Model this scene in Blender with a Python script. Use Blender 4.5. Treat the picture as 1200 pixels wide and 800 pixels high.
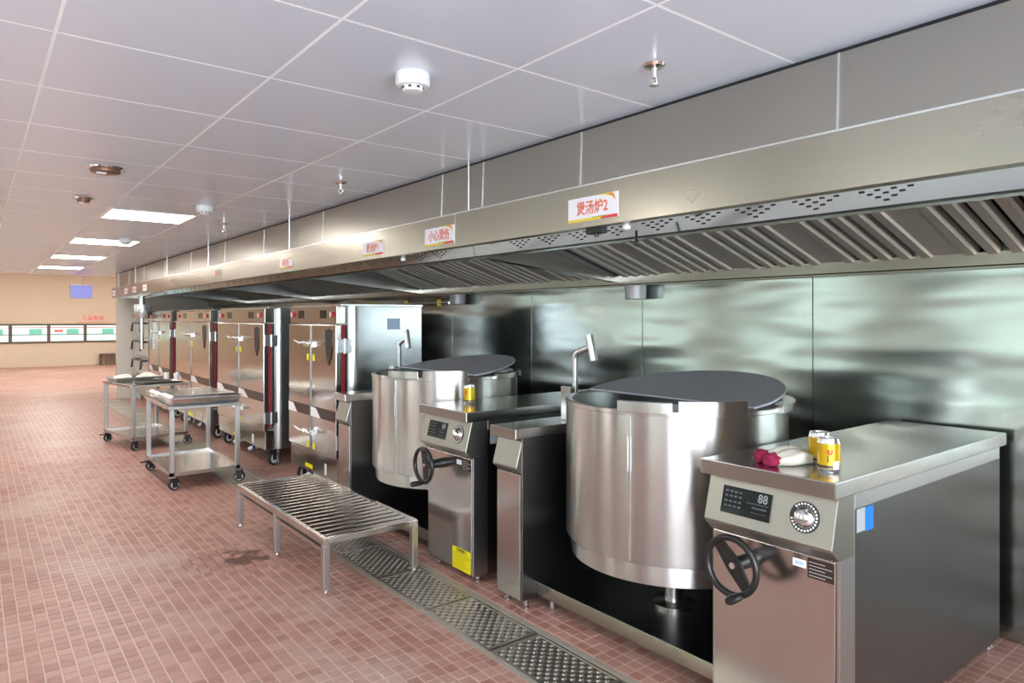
import bpy, bmesh, math, random
from mathutils import Vector, Matrix
random.seed(7)
PI = math.pi
for o in list(bpy.data.objects): bpy.data.objects.remove(o)
SC = bpy.context.scene
COL = SC.collection

# ------------------------------------------------------------------ camera
cam_d = bpy.data.cameras.new('camera'); cam = bpy.data.objects.new('camera', cam_d); COL.objects.link(cam)
cam_d.sensor_width = 36.0; cam_d.lens = 808/1200*36
cam_d.shift_x = -0.0025; cam_d.shift_y = -0.0225
cam_d.clip_start = 0.05; cam_d.clip_end = 100
cam.location = (0, 0, 1.6); cam.rotation_euler = (math.radians(90), 0, math.radians(-38.1))
SC.camera = cam
# ------------------------------------------------------------------ world, daylight, exposure
W = bpy.data.worlds.new('sky'); SC.world = W; W.use_nodes = True
W.node_tree.nodes['Background'].inputs[0].default_value = (0.80, 0.92, 1.0, 1)
W.node_tree.nodes['Background'].inputs[1].default_value = 1.0
SC.view_settings.view_transform = 'Standard'; SC.view_settings.look = 'None'
SC.view_settings.exposure = 0.15; SC.view_settings.gamma = 1.0; SC.view_settings.use_curve_mapping = False
WIN_POWER = 18.0      # daylight in each window opening
WIN_COL = (0.80, 1.0, 0.88)
LED_STRENGTH = 19.0
DOOR_POWER = 560.0     # daylight through the glazed front behind the camera
DOOR_COL = (0.82, 0.91, 1.0)
LED_COL = (1.0, 0.95, 0.88)
XL, XR = -4.6, 4.05          # opposite wall, splashback wall
YN, YF = -2.4, 27.8
YC = 17.0                    # end of the low ceiling
ZC = 2.5
WINDOWS = [(-2.2, 0.4), (2.2, 4.6), (6.0, 8.2), (9.9, 12.1), (13.8, 16.2)]
def daylight(name, y0, y1, z0, z1):
    L = bpy.data.lights.new(name, 'AREA'); L.shape = 'RECTANGLE'; L.size = z1-z0; L.size_y = y1-y0
    L.energy = WIN_POWER; L.color = WIN_COL
    o = bpy.data.objects.new(name, L); COL.objects.link(o)
    o.location = (XL-0.22, (y0+y1)/2, (z0+z1)/2); o.rotation_euler = (0, math.radians(-90), 0)
for (a, b) in WINDOWS: daylight('window_daylight', a, b, 0.9, 2.3)
def daylight_front(x0, x1, z0, z1):
    L = bpy.data.lights.new('front_daylight', 'AREA'); L.shape = 'RECTANGLE'; L.size = x1-x0; L.size_y = z1-z0
    L.energy = DOOR_POWER; L.color = DOOR_COL
    o = bpy.data.objects.new('front_daylight', L); COL.objects.link(o)
    o.location = ((x0+x1)/2, YN-0.22, (z0+z1)/2); o.rotation_euler = (math.radians(90), 0, 0)
GLX0, GLX1, GLZ0, GLZ1 = -4.2, 1.9, 0.1, 2.35
daylight_front(GLX0, GLX1, GLZ0, GLZ1)

# ------------------------------------------------------------------ materials
MATS = {}
def new_mat(name):
    m = bpy.data.materials.new(name); m.use_nodes = True
    nt = m.node_tree; b = nt.nodes['Principled BSDF']; MATS[name] = m
    return m, nt, b
def N(nt, t, **kw):
    n = nt.nodes.new(t)
    for k, v in kw.items(): setattr(n, k, v)
    return n
def plain(name, col, rough=0.5, metal=0.0, spec=0.5, var=0.08, scale=30, bump=0.0, emit=0.0):
    m, nt, b = new_mat(name)
    tc = N(nt, 'ShaderNodeTexCoord'); no = N(nt, 'ShaderNodeTexNoise'); no.inputs['Scale'].default_value = scale
    no.inputs['Detail'].default_value = 3
    nt.links.new(tc.outputs['Object'], no.inputs['Vector'])
    mx = N(nt, 'ShaderNodeMix', data_type='RGBA')
    mx.inputs['A'].default_value = tuple(c*(1-var) for c in col)+(1,)
    mx.inputs['B'].default_value = tuple(min(1, c*(1+var)) for c in col)+(1,)
    nt.links.new(no.outputs['Fac'], mx.inputs['Factor'])
    nt.links.new(mx.outputs['Result'], b.inputs['Base Color'])
    b.inputs['Roughness'].default_value = rough; b.inputs['Metallic'].default_value = metal
    b.inputs['Specular IOR Level'].default_value = spec
    if bump:
        bp = N(nt, 'ShaderNodeBump'); bp.inputs['Strength'].default_value = bump; bp.inputs['Distance'].default_value = 0.002
        nt.links.new(no.outputs['Fac'], bp.inputs['Height']); nt.links.new(bp.outputs['Normal'], b.inputs['Normal'])
    if emit:
        b.inputs['Emission Color'].default_value = tuple(col)+(1,); b.inputs['Emission Strength'].default_value = emit
    return m
def steel(name, col=(0.60, 0.585, 0.56), rough=0.25, brush='z', wave=0.0, wave_scale=1.3, wave_map=(1, 1, 1), aniso=0.0, smudge=0.06, brushamt=0.012, stretch=22):
    """brushed stainless: roughness streaks along one axis, faint smudges, optional sheet waviness"""
    m, nt, b = new_mat(name)
    tc = N(nt, 'ShaderNodeTexCoord'); mp = N(nt, 'ShaderNodeMapping')
    s = {'x': (1.2, stretch*3, stretch*3), 'y': (stretch*3, 1.2, stretch*3), 'z': (stretch*3, stretch*3, 1.2)}[brush]
    mp.inputs['Scale'].default_value = s
    nt.links.new(tc.outputs['Object'], mp.inputs['Vector'])
    n1 = N(nt, 'ShaderNodeTexNoise'); n1.inputs['Scale'].default_value = 1.0; n1.inputs['Detail'].default_value = 2
    nt.links.new(mp.outputs['Vector'], n1.inputs['Vector'])
    n2 = N(nt, 'ShaderNodeTexNoise'); n2.inputs['Scale'].default_value = 4.0; n2.inputs['Detail'].default_value = 2
    nt.links.new(tc.outputs['Object'], n2.inputs['Vector'])
    r1 = N(nt, 'ShaderNodeMapRange'); r1.inputs['To Min'].default_value = rough-brushamt; r1.inputs['To Max'].default_value = rough+brushamt
    nt.links.new(n1.outputs['Fac'], r1.inputs['Value'])
    r2 = N(nt, 'ShaderNodeMapRange'); r2.inputs['From Min'].default_value = 0.1; r2.inputs['From Max'].default_value = 0.9
    r2.inputs['To Min'].default_value = -smudge*0.4; r2.inputs['To Max'].default_value = smudge*0.4
    nt.links.new(n2.outputs['Fac'], r2.inputs['Value'])
    ad = N(nt, 'ShaderNodeMath', operation='ADD', use_clamp=True)
    nt.links.new(r1.outputs['Result'], ad.inputs[0]); nt.links.new(r2.outputs['Result'], ad.inputs[1])
    nt.links.new(ad.outputs['Value'], b.inputs['Roughness'])
    mx = N(nt, 'ShaderNodeMix', data_type='RGBA')
    mx.inputs['A'].default_value = tuple(c*0.98 for c in col)+(1,); mx.inputs['B'].default_value = tuple(min(1, c*1.02) for c in col)+(1,)
    nt.links.new(n1.outputs['Fac'], mx.inputs['Factor']); nt.links.new(mx.outputs['Result'], b.inputs['Base Color'])
    b.inputs['Metallic'].default_value = 1.0
    if aniso:
        b.inputs['Anisotropic'].default_value = aniso
        tg = N(nt, 'ShaderNodeTangent', direction_type='RADIAL', axis='Z'); nt.links.new(tg.outputs['Tangent'], b.inputs['Tangent'])
        b.inputs['Anisotropic Rotation'].default_value = 0.25
    if wave:
        n3 = N(nt, 'ShaderNodeTexNoise'); n3.inputs['Scale'].default_value = wave_scale; n3.inputs['Detail'].default_value = 1
        geo = N(nt, 'ShaderNodeNewGeometry'); wm = N(nt, 'ShaderNodeMapping'); wm.inputs['Scale'].default_value = wave_map
        nt.links.new(geo.outputs['Position'], wm.inputs['Vector']); nt.links.new(wm.outputs['Vector'], n3.inputs['Vector'])
        bp = N(nt, 'ShaderNodeBump'); bp.inputs['Strength'].default_value = 1.0; bp.inputs['Distance'].default_value = wave
        nt.links.new(n3.outputs['Fac'], bp.inputs['Height']); nt.links.new(bp.outputs['Normal'], b.inputs['Normal'])
    return m
steel('steel_wall', (0.44, 0.485, 0.455), 0.20, 'z', wave=0.028, wave_scale=1.0, wave_map=(1, 0.9, 4.0))
steel('steel_hood', (0.43, 0.40, 0.335), 0.26, 'y', wave=0.006, wave_scale=1.5)
steel('steel_cover', (0.43, 0.41, 0.37), 0.33, 'z', wave=0.006, wave_scale=1.2)
steel('steel_plenum', (0.58, 0.59, 0.60), 0.18, 'y')
steel('steel_mirror', (0.30, 0.31, 0.325), 0.10, 'y', smudge=0.03)
steel('steel_filter', (0.72, 0.68, 0.61), 0.55, 'x')
steel('steel_kettle', (0.64, 0.625, 0.60), 0.30, 'z', aniso=1.0)
steel('steel_top', (0.60, 0.59, 0.57), 0.22, 'x')
steel('steel_front', (0.56, 0.53, 0.50), 0.22, 'z', wave=0.003, wave_scale=3)
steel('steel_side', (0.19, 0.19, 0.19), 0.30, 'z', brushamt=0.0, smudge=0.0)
steel('steel_panel', (0.37, 0.355, 0.315), 0.38, 'y')
steel('steel_steamer', (0.58, 0.545, 0.49), 0.17, 'z', wave=0.004, wave_scale=2)
steel('steel_steamer_side', (0.50, 0.51, 0.52), 0.26, 'z')
steel('steel_bench', (0.62, 0.60, 0.57), 0.20, 'x')
steel('steel_trolley', (0.56, 0.555, 0.55), 0.30, 'z')
steel('steel_pan', (0.76, 0.78, 0.80), 0.26, 'x')
steel('galvanised', (0.80, 0.80, 0.80), 0.5, 'z')
steel('steel_lid', (0.60, 0.64, 0.72), 0.55, 'y', smudge=0.12)
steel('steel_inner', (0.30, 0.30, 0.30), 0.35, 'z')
steel('steel_grate', (0.50, 0.48, 0.43), 0.42, 'x', smudge=0.15)
plain('chrome', (0.8, 0.8, 0.8), 0.08, 1.0, var=0.02)
plain('black_plastic', (0.012, 0.012, 0.013), 0.28, var=0.2)
plain('rubber', (0.02, 0.02, 0.02), 0.55)
plain('screen_glass', (0.012, 0.014, 0.015), 0.08, var=0.1)
plain('screen_print', (0.07, 0.085, 0.085), 0.4)
plain('screen_print_bright', (0.22, 0.24, 0.24), 0.4)
plain('white_plastic', (0.80, 0.82, 0.82), 0.35, var=0.03)
plain('white_print', (0.85, 0.85, 0.85), 0.5, var=0.03)
plain('sign_white', (0.80, 0.78, 0.84), 0.35, var=0.02)
plain('sign_orange_text', (0.75, 0.16, 0.08), 0.5)
plain('sign_yellow', (0.80, 0.58, 0.03), 0.5)
plain('sign_orange', (0.80, 0.25, 0.03), 0.5)
plain('sign_red', (0.75, 0.05, 0.06), 0.5)
plain('sign_green', (0.35, 0.40, 0.05), 0.5)
plain('sticker_yellow', (0.85, 0.72, 0.0), 0.45, var=0.03)
plain('ink', (0.03, 0.03, 0.02), 0.6)
plain('ink_olive', (0.14, 0.11, 0.01), 0.6)
plain('sticker_blue', (0.0, 0.20, 0.75), 0.4)
plain('sticker_grey', (0.42, 0.44, 0.46), 0.4)
plain('label_blue_pale', (0.45, 0.58, 0.75), 0.4)
plain('plate_brown', (0.055, 0.035, 0.03), 0.25, 0.3)
plain('band_brown', (0.035, 0.018, 0.014), 0.3, 0.2)
plain('gasket_red', (0.30, 0.025, 0.035), 0.5)
plain('emblem_black', (0.012, 0.013, 0.016), 0.35)
plain('knob_red', (0.45, 0.02, 0.02), 0.35)
plain('valve_blue', (0.02, 0.03, 0.16), 0.35)
plain('can_gold', (0.72, 0.46, 0.02), 0.25, 0.45, var=0.05)
plain('can_silver', (0.75, 0.75, 0.76), 0.2, 0.9)
plain('can_red', (0.55, 0.03, 0.03), 0.35)
plain('can_dark', (0.05, 0.04, 0.04), 0.35)
plain('glove_cotton', (0.72, 0.68, 0.58), 0.9, var=0.15, scale=90, bump=0.6)
plain('glove_cuff', (0.30, 0.01, 0.06), 0.85, var=0.25, scale=80, bump=0.6)
plain('cloth_white', (0.72, 0.71, 0.66), 0.9, var=0.12, scale=40, bump=0.5)
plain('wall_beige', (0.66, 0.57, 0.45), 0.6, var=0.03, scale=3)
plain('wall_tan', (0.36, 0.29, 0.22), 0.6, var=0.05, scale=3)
plain('wall_white', (0.66, 0.62, 0.55), 0.45, var=0.03, scale=3)
plain('bounce_white', (0.78, 0.78, 0.76), 0.5, var=0.03, scale=3)  # white top of the added tables that bounce light upwards
plain('wall_grey', (0.22, 0.21, 0.20), 0.6, var=0.05, scale=3)
plain('frame_white', (0.70, 0.70, 0.70), 0.4, var=0.02)
plain('ceiling_panel', (0.67, 0.73, 0.83), 0.25, 0.0, 1.0, var=0.02, scale=2)
plain('ceiling_grid', (0.95, 0.97, 1.0), 0.4, var=0.01)
plain('vent_brown', (0.20, 0.10, 0.06), 0.35, 0.3)
plain('kerb_stone', (0.34, 0.30, 0.25), 0.5, var=0.2, scale=12)
plain('drain_dark', (0.05, 0.045, 0.04), 0.6)
plain('sink_brown', (0.13, 0.09, 0.07), 0.5)
plain('glass_teal', (0.55, 0.85, 0.80), 0.1, emit=0.75, var=0.10, scale=2)
plain('poster_green', (0.16, 0.55, 0.42), 0.5, emit=0.35)
plain('poster_red', (0.70, 0.12, 0.12), 0.5, emit=0.3)
plain('poster_white', (0.85, 0.85, 0.85), 0.5, emit=0.5)
plain('blue_lamp', (0.30, 0.35, 0.9), 0.5, emit=0.5)
plain('valve_yellow', (0.75, 0.55, 0.05), 0.4)
def lamp_mat(name, col, strength):
    m, nt, b = new_mat(name)
    b.inputs['Base Color'].default_value = (0.8, 0.8, 0.8, 1)
    b.inputs['Emission Color'].default_value = tuple(col)+(1,); b.inputs['Emission Strength'].default_value = strength
lamp_mat('led_panel', LED_COL, LED_STRENGTH)
lamp_mat('fill_panel_far', LED_COL, 34.0)  # stronger glow for the lamps added in the far room

TPX, TPY = 0.0625, 0.071     # floor tile pitch
def floor_mat(name, with_grout):
    m, nt, b = new_mat(name)
    L = nt.links.new
    geo = N(nt, 'ShaderNodeNewGeometry')
    sn = N(nt, 'ShaderNodeVectorMath', operation='SNAP'); sn.inputs[1].default_value = (TPX, TPY, 50)
    off = N(nt, 'ShaderNodeVectorMath', operation='ADD'); off.inputs[1].default_value = (10*TPX+0.0001, 100*TPY+0.0001, 1.0)
    L(geo.outputs['Position'], off.inputs[0]); L(off.outputs[0], sn.inputs[0])
    wn = N(nt, 'ShaderNodeTexWhiteNoise', noise_dimensions='3D'); L(sn.outputs[0], wn.inputs['Vector'])
    nz = N(nt, 'ShaderNodeTexNoise'); nz.inputs['Scale'].default_value = 1.1; nz.inputs['Detail'].default_value = 6
    L(geo.outputs['Position'], nz.inputs['Vector'])
    nf = N(nt, 'ShaderNodeTexNoise'); nf.inputs['Scale'].default_value = 14; nf.inputs['Detail'].default_value = 4
    L(geo.outputs['Position'], nf.inputs['Vector'])
    c1 = N(nt, 'ShaderNodeMix', data_type='RGBA'); c1.inputs['A'].default_value = (0.33, 0.145, 0.112, 1); c1.inputs['B'].default_value = (0.47, 0.255, 0.205, 1)
    L(wn.outputs['Value'], c1.inputs['Factor'])
    # pale scuffed patches and grey film, with shapes of their own
    r = N(nt, 'ShaderNodeMapRange'); r.inputs['From Min'].default_value = 0.52; r.inputs['From Max'].default_value = 0.70; r.inputs['To Max'].default_value = 0.75
    L(nz.outputs['Fac'], r.inputs['Value'])
    r2 = N(nt, 'ShaderNodeMapRange'); r2.inputs['From Min'].default_value = 0.45; r2.inputs['From Max'].default_value = 0.75; r2.inputs['To Max'].default_value = 0.5
    L(nf.outputs['Fac'], r2.inputs['Value'])
    ad = N(nt, 'ShaderNodeMath', operation='ADD', use_clamp=True); L(r.outputs['Result'], ad.inputs[0])
    ml = N(nt, 'ShaderNodeMath', operation='MULTIPLY'); L(r2.outputs['Result'], ml.inputs[0]); L(nz.outputs['Fac'], ml.inputs[1]); L(ml.outputs[0], ad.inputs[1])
    c2 = N(nt, 'ShaderNodeMix', data_type='RGBA'); c2.inputs['B'].default_value = (0.50, 0.37, 0.31, 1)
    L(ad.outputs[0], c2.inputs['Factor']); L(c1.outputs['Result'], c2.inputs['A'])
    out = c2.outputs['Result']
    # wet stain beside the bench
    sub = N(nt, 'ShaderNodeVectorMath', operation='SUBTRACT'); sub.inputs[1].default_value = (1.44, 4.77, 0); L(geo.outputs['Position'], sub.inputs[0])
    mlv = N(nt, 'ShaderNodeVectorMath', operation='MULTIPLY'); mlv.inputs[1].default_value = (3.6, 4.6, 0); L(sub.outputs[0], mlv.inputs[0])
    ln = N(nt, 'ShaderNodeVectorMath', operation='LENGTH'); L(mlv.outputs[0], ln.inputs[0])
    wob = N(nt, 'ShaderNodeTexNoise'); wob.inputs['Scale'].default_value = 7; L(geo.outputs['Position'], wob.inputs['Vector'])
    sm = N(nt, 'ShaderNodeMath', operation='MULTIPLY_ADD'); sm.inputs[1].default_value = 2.0; L(wob.outputs['Fac'], sm.inputs[0]); L(ln.outputs['Value'], sm.inputs[2])
    st = N(nt, 'ShaderNodeMapRange'); st.inputs['From Min'].default_value = 1.5 if not with_grout else 2.35; st.inputs['From Max'].default_value = 1.35 if not with_grout else 2.15
    L(sm.outputs[0], st.inputs['Value'])
    if with_grout:
        # joints: pale mortar, wider every fifth row
        sep = N(nt, 'ShaderNodeSeparateXYZ'); L(off.outputs[0], sep.inputs[0])
        def joint(sock, pitch, w):
            md = N(nt, 'ShaderNodeMath', operation='FRACT'); dv = N(nt, 'ShaderNodeMath', operation='DIVIDE'); dv.inputs[1].default_value = pitch
            L(sock, dv.inputs[0]); L(dv.outputs[0], md.inputs[0])
            pp = N(nt, 'ShaderNodeMath', operation='PINGPONG'); pp.inputs[1].default_value = 0.5; L(md.outputs[0], pp.inputs[0])
            lt = N(nt, 'ShaderNodeMath', operation='LESS_THAN'); lt.inputs[1].default_value = w; L(pp.outputs[0], lt.inputs[0]); return lt.outputs[0]
        j1 = joint(sep.outputs['X'], TPX, 0.05); j2 = joint(sep.outputs['Y'], TPY, 0.035)
        mxx = N(nt, 'ShaderNodeMath', operation='MAXIMUM'); L(j1, mxx.inputs[0]); L(j2, mxx.inputs[1])
        c3 = N(nt, 'ShaderNodeMix', data_type='RGBA'); c3.inputs['B'].default_value = (0.58, 0.42, 0.35, 1)
        L(mxx.outputs[0], c3.inputs['Factor']); L(out, c3.inputs['A']); out = c3.outputs['Result']
    c4 = N(nt, 'ShaderNodeMix', data_type='RGBA'); c4.inputs['B'].default_value = (0.11, 0.035, 0.02, 1)
    L(st.outputs['Result'], c4.inputs['Factor']); L(out, c4.inputs['A'])
    L(c4.outputs['Result'], b.inputs['Base Color'])
    rr = N(nt, 'ShaderNodeMapRange'); rr.inputs['To Min'].default_value = 0.32; rr.inputs['To Max'].default_value = 0.55; L(nf.outputs['Fac'], rr.inputs['Value'])
    L(rr.outputs['Result'], b.inputs['Roughness'])
    bp = N(nt, 'ShaderNodeBump'); bp.inputs['Strength'].default_value = 0.3; bp.inputs['Distance'].default_value = 0.002
    L(nf.outputs['Fac'], bp.inputs['Height']); L(bp.outputs['Normal'], b.inputs['Normal'])
floor_mat('floor_tile', False); floor_mat('floor_bed', True)
M = MATS

# ------------------------------------------------------------------ mesh helpers
class MB:
    def __init__(s): s.v = []; s.f = []
    def add(s, vs, fs):
        k = len(s.v); s.v += [tuple(p) for p in vs]; s.f += [tuple(i+k for i in f) for f in fs]; return s
    def box(s, x0, x1, y0, y1, z0, z1):
        return s.add([(x0,y0,z0),(x1,y0,z0),(x1,y1,z0),(x0,y1,z0),(x0,y0,z1),(x1,y0,z1),(x1,y1,z1),(x0,y1,z1)],
                     [(3,2,1,0),(4,5,6,7),(0,1,5,4),(1,2,6,5),(2,3,7,6),(3,0,4,7)])
    def obox(s, c, ux, uy, uz, hx, hy, hz):
        c, ux, uy, uz = map(Vector, (c, ux, uy, uz)); vs = []
        for k in (-1, 1):
            for (i, j) in ((-1,-1),(1,-1),(1,1),(-1,1)): vs.append(c+ux*hx*i+uy*hy*j+uz*hz*k)
        return s.add(vs, [(3,2,1,0),(4,5,6,7),(0,1,5,4),(1,2,6,5),(2,3,7,6),(3,0,4,7)])
    def tube(s, pts, r, n=12, caps=True):
        pts = [Vector(p) for p in pts]; rs = r if isinstance(r, (list, tuple)) else [r]*len(pts)
        rings = []; up = None
        for i, p in enumerate(pts):
            if i == 0: t = pts[1]-p
            elif i == len(pts)-1: t = p-pts[i-1]
            else: t = (pts[i+1]-p).normalized()+(p-pts[i-1]).normalized()
            t = t.normalized() if t.length > 1e-9 else Vector((0,0,1))
            if up is None: up = Vector((0,0,1)) if abs(t.z) < 0.9 else Vector((1,0,0))
            a = t.cross(up).normalized(); b = a.cross(t).normalized(); up = b
            rings.append([p+(a*math.cos(2*PI*k/n)+b*math.sin(2*PI*k/n))*rs[i] for k in range(n)])
        vs = [q for ring in rings for q in ring]; fs = []
        for i in range(len(pts)-1):
            for k in range(n): fs.append((i*n+k, i*n+(k+1)%n, (i+1)*n+(k+1)%n, (i+1)*n+k))
        if caps: fs.append(tuple(range(n-1, -1, -1))); fs.append(tuple((len(pts)-1)*n+k for k in range(n)))
        return s.add(vs, fs)
    def cyl(s, p0, p1, r, n=20, r2=None): return s.tube([p0, p1], [r, r if r2 is None else r2], n)
    def lathe(s, prof, n=48, c=(0,0,0), a0=0.0, a1=2*PI):
        full = abs(a1-a0-2*PI) < 1e-6; m = n if full else n+1
        vs = []; fs = []
        for (r, z) in prof:
            for k in range(m):
                a = a0+(a1-a0)*k/n; vs.append((c[0]+r*math.cos(a), c[1]+r*math.sin(a), c[2]+z))
        for i in range(len(prof)-1):
            for k in range(n):
                k2 = (k+1) % m if full else k+1
                fs.append((i*m+k, i*m+k2, (i+1)*m+k2, (i+1)*m+k))
        return s.add(vs, fs)
    def arcband(s, r0, r1, z0, z1, a0, a1, n=16, c=(0,0)):
        vs = []
        for k in range(n+1):
            a = a0+(a1-a0)*k/n; ca, sa = math.cos(a), math.sin(a)
            for (r, z) in ((r0,z0),(r1,z0),(r1,z1),(r0,z1)): vs.append((c[0]+r*ca, c[1]+r*sa, z))
        fs = [(0,1,2,3), tuple(n*4+i for i in (3,2,1,0))]
        for k in range(n):
            for i in range(4):
                j = (i+1) % 4; fs.append((k*4+i, k*4+j, (k+1)*4+j, (k+1)*4+i))
        return s.add(vs, fs)
    def prism(s, poly, axis, lo, hi):
        """poly: 2D points; axis 'y': (x,z); 'z': (x,y); 'x': (y,z)"""
        def P(p, t): return {'y': (p[0], t, p[1]), 'z': (p[0], p[1], t), 'x': (t, p[0], p[1])}[axis]
        n = len(poly); vs = [P(p, lo) for p in poly]+[P(p, hi) for p in poly]
        fs = [tuple(range(n)), tuple(range(2*n-1, n-1, -1))]+[(i, i+n, (i+1)%n+n, (i+1)%n) for i in range(n)]
        return s.add(vs, fs)
    def torus(s, c, axis, R, r, n=40, m=12, sx=1.0):
        c = Vector(c); ax = Vector(axis).normalized(); u = ax.cross(Vector((0,0,1)))
        u = u.normalized() if u.length > 1e-6 else Vector((1,0,0)); w = ax.cross(u)
        vs = []; fs = []
        for i in range(n):
            d = u*math.cos(2*PI*i/n)+w*math.sin(2*PI*i/n)
            for k in range(m):
                vs.append(c+d*(R+r*math.cos(2*PI*k/m))+ax*(r*math.sin(2*PI*k/m)))
        for i in range(n):
            for k in range(m): fs.append((i*m+k, ((i+1)%n)*m+k, ((i+1)%n)*m+(k+1)%m, i*m+(k+1)%m))
        return s.add(vs, fs)
    def mesh(s, name, mat, smooth=None):
        me = bpy.data.meshes.new(name); me.from_pydata(s.v, [], s.f)
        bm = bmesh.new(); bm.from_mesh(me); bmesh.ops.recalc_face_normals(bm, faces=bm.faces); bm.to_mesh(me); bm.free()
        me.materials.append(M[mat])
        if smooth:
            me.shade_smooth(); me.set_sharp_from_angle(angle=math.radians(smooth))
        return me
    def build(s, name, mat, parent=None, bevel=0.0, smooth=None, seg=2):
        o = link(name, s.mesh(name, mat, smooth), parent)
        if bevel:
            b = o.modifiers.new('bevel', 'BEVEL'); b.width = bevel; b.segments = seg; b.limit_method = 'ANGLE'; b.angle_limit = math.radians(40)
        return o
def link(name, me, parent=None, loc=None):
    o = bpy.data.objects.new(name, me); COL.objects.link(o)
    if parent is not None: o.parent = parent
    if loc is not None: o.location = loc
    return o
def tag(o, label=None, cat=None, group=None, kind=None):
    if label: o['label'] = label
    if cat: o['category'] = cat
    if group: o['group'] = group
    if kind: o['kind'] = kind
    return o
def thing(name, label, cat, loc=(0,0,0), rz=0.0, group=None):
    o = bpy.data.objects.new(name, None); COL.objects.link(o); o.empty_display_size = 0.1
    o.location = loc; o.rotation_euler = (0, 0, rz); return tag(o, label, cat, group)
def struct(name, mb, mat, label=None, **kw):
    return tag(mb.build(name, mat, None, **kw), label, None, None, 'structure')
def text_mesh(body, size, mat, fn, extrude=0.0):
    """lettering as a flat mesh; fn maps (x right, y up) to a 3D point"""
    cu = bpy.data.curves.new('lettering', 'FONT'); cu.body = body; cu.size = size; cu.align_x = 'CENTER'; cu.align_y = 'CENTER'; cu.resolution_u = 2; cu.offset = size*0.02
    ob = bpy.data.objects.new('lettering', cu); COL.objects.link(ob)
    dg = bpy.context.evaluated_depsgraph_get(); dg.update()
    me = bpy.data.meshes.new_from_object(ob.evaluated_get(dg))
    bpy.data.objects.remove(ob); bpy.data.curves.remove(cu)
    for v in me.vertices: v.co = fn(v.co.x, v.co.y)
    me.materials.clear(); me.materials.append(M[mat]); return me
def quad_on(mb, fn, x0, x1, y0, y1):
    return mb.add([fn(x0,y0), fn(x1,y0), fn(x1,y1), fn(x0,y1)], [(0,1,2,3)])

ORD = ['first', 'second', 'third', 'fourth', 'fifth', 'sixth', 'seventh', 'eighth', 'ninth', 'tenth', 'eleventh', 'twelfth', 'thirteenth', 'fourteenth', 'fifteenth', 'sixteenth', 'seventeenth', 'eighteenth', 'nineteenth', 'twentieth', 'twenty-first', 'twenty-second', 'twenty-third', 'twenty-fourth', 'twenty-fifth']
# ================================================================== SETTING
# floor bed with mortar; the tiles near the camera are pieces of their own
fl = struct('floor', MB().box(XL, 1.94, YN, YF, -0.15, -0.0035).box(2.285, 6.5, YN, YF, -0.15, -0.0035).box(1.94, 2.285, YN, YF, -0.15, -0.06).box(1.94, 2.285, 15.7, YF, -0.06, -0.0035), 'floor_bed', 'reddish brown small-tile kitchen floor with pale joints')
g = 0.0055
def tile_mesh(gx, gy):
    mb = MB(); x1, y1 = TPX-gx, TPY-gy; e = 0.002
    mb.add([(gx,gy,-0.0035),(x1,gy,-0.0035),(x1,y1,-0.0035),(gx,y1,-0.0035),(gx+e,gy+e,0),(x1-e,gy+e,0),(x1-e,y1-e,0),(gx+e,y1-e,0)],
           [(4,5,6,7),(0,1,5,4),(1,2,6,5),(2,3,7,6),(3,0,4,7)])
    return mb
tile_me = tile_mesh(0.0032, 0.0028).mesh('floor_tile', 'floor_tile')
ca, sa = math.cos(math.radians(38.1)), math.sin(math.radians(38.1))
def pix(x, y, z):
    t = x*sa+y*ca
    if t < 0.1: return None
    return 603+808*(x*ca-y*sa)/t, 373-808*(z-1.6)/t, t
cands = []; rest = MB()
for i in range(int(-1.2/TPX), int(2.5/TPX)):
    for j in range(int(1.6/TPY), int(9.2/TPY)):
        x, y = i*TPX, j*TPY
        if 1.93 < x+TPX and x < 2.31: continue        # drain channel
        p = pix(x+TPX/2, y+TPY/2, 0)
        if not p or p[0] < -40 or p[0] > 700 or p[1] > 840: continue
        if x > 2.3 and y > 5: continue
        cands.append((p[2], x, y))
cands.sort()
vis = [c for c in cands if c[1] < 1.95]
front = set((c[1], c[2]) for c in vis[:300])
tm = tile_mesh(0.0032, 0.0028)
for (t, x, y) in cands:
    dz = random.uniform(-0.0006, 0.0)
    if (x, y) in front: link('floor_tile', tile_me, fl, (x, y, dz))
    else: rest.add([(a+x, b+y, c+dz) for (a, b, c) in tm.v], tm.f)
tag(rest.build('floor_tiles_beyond', 'floor_tile', fl), kind='stuff')

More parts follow.
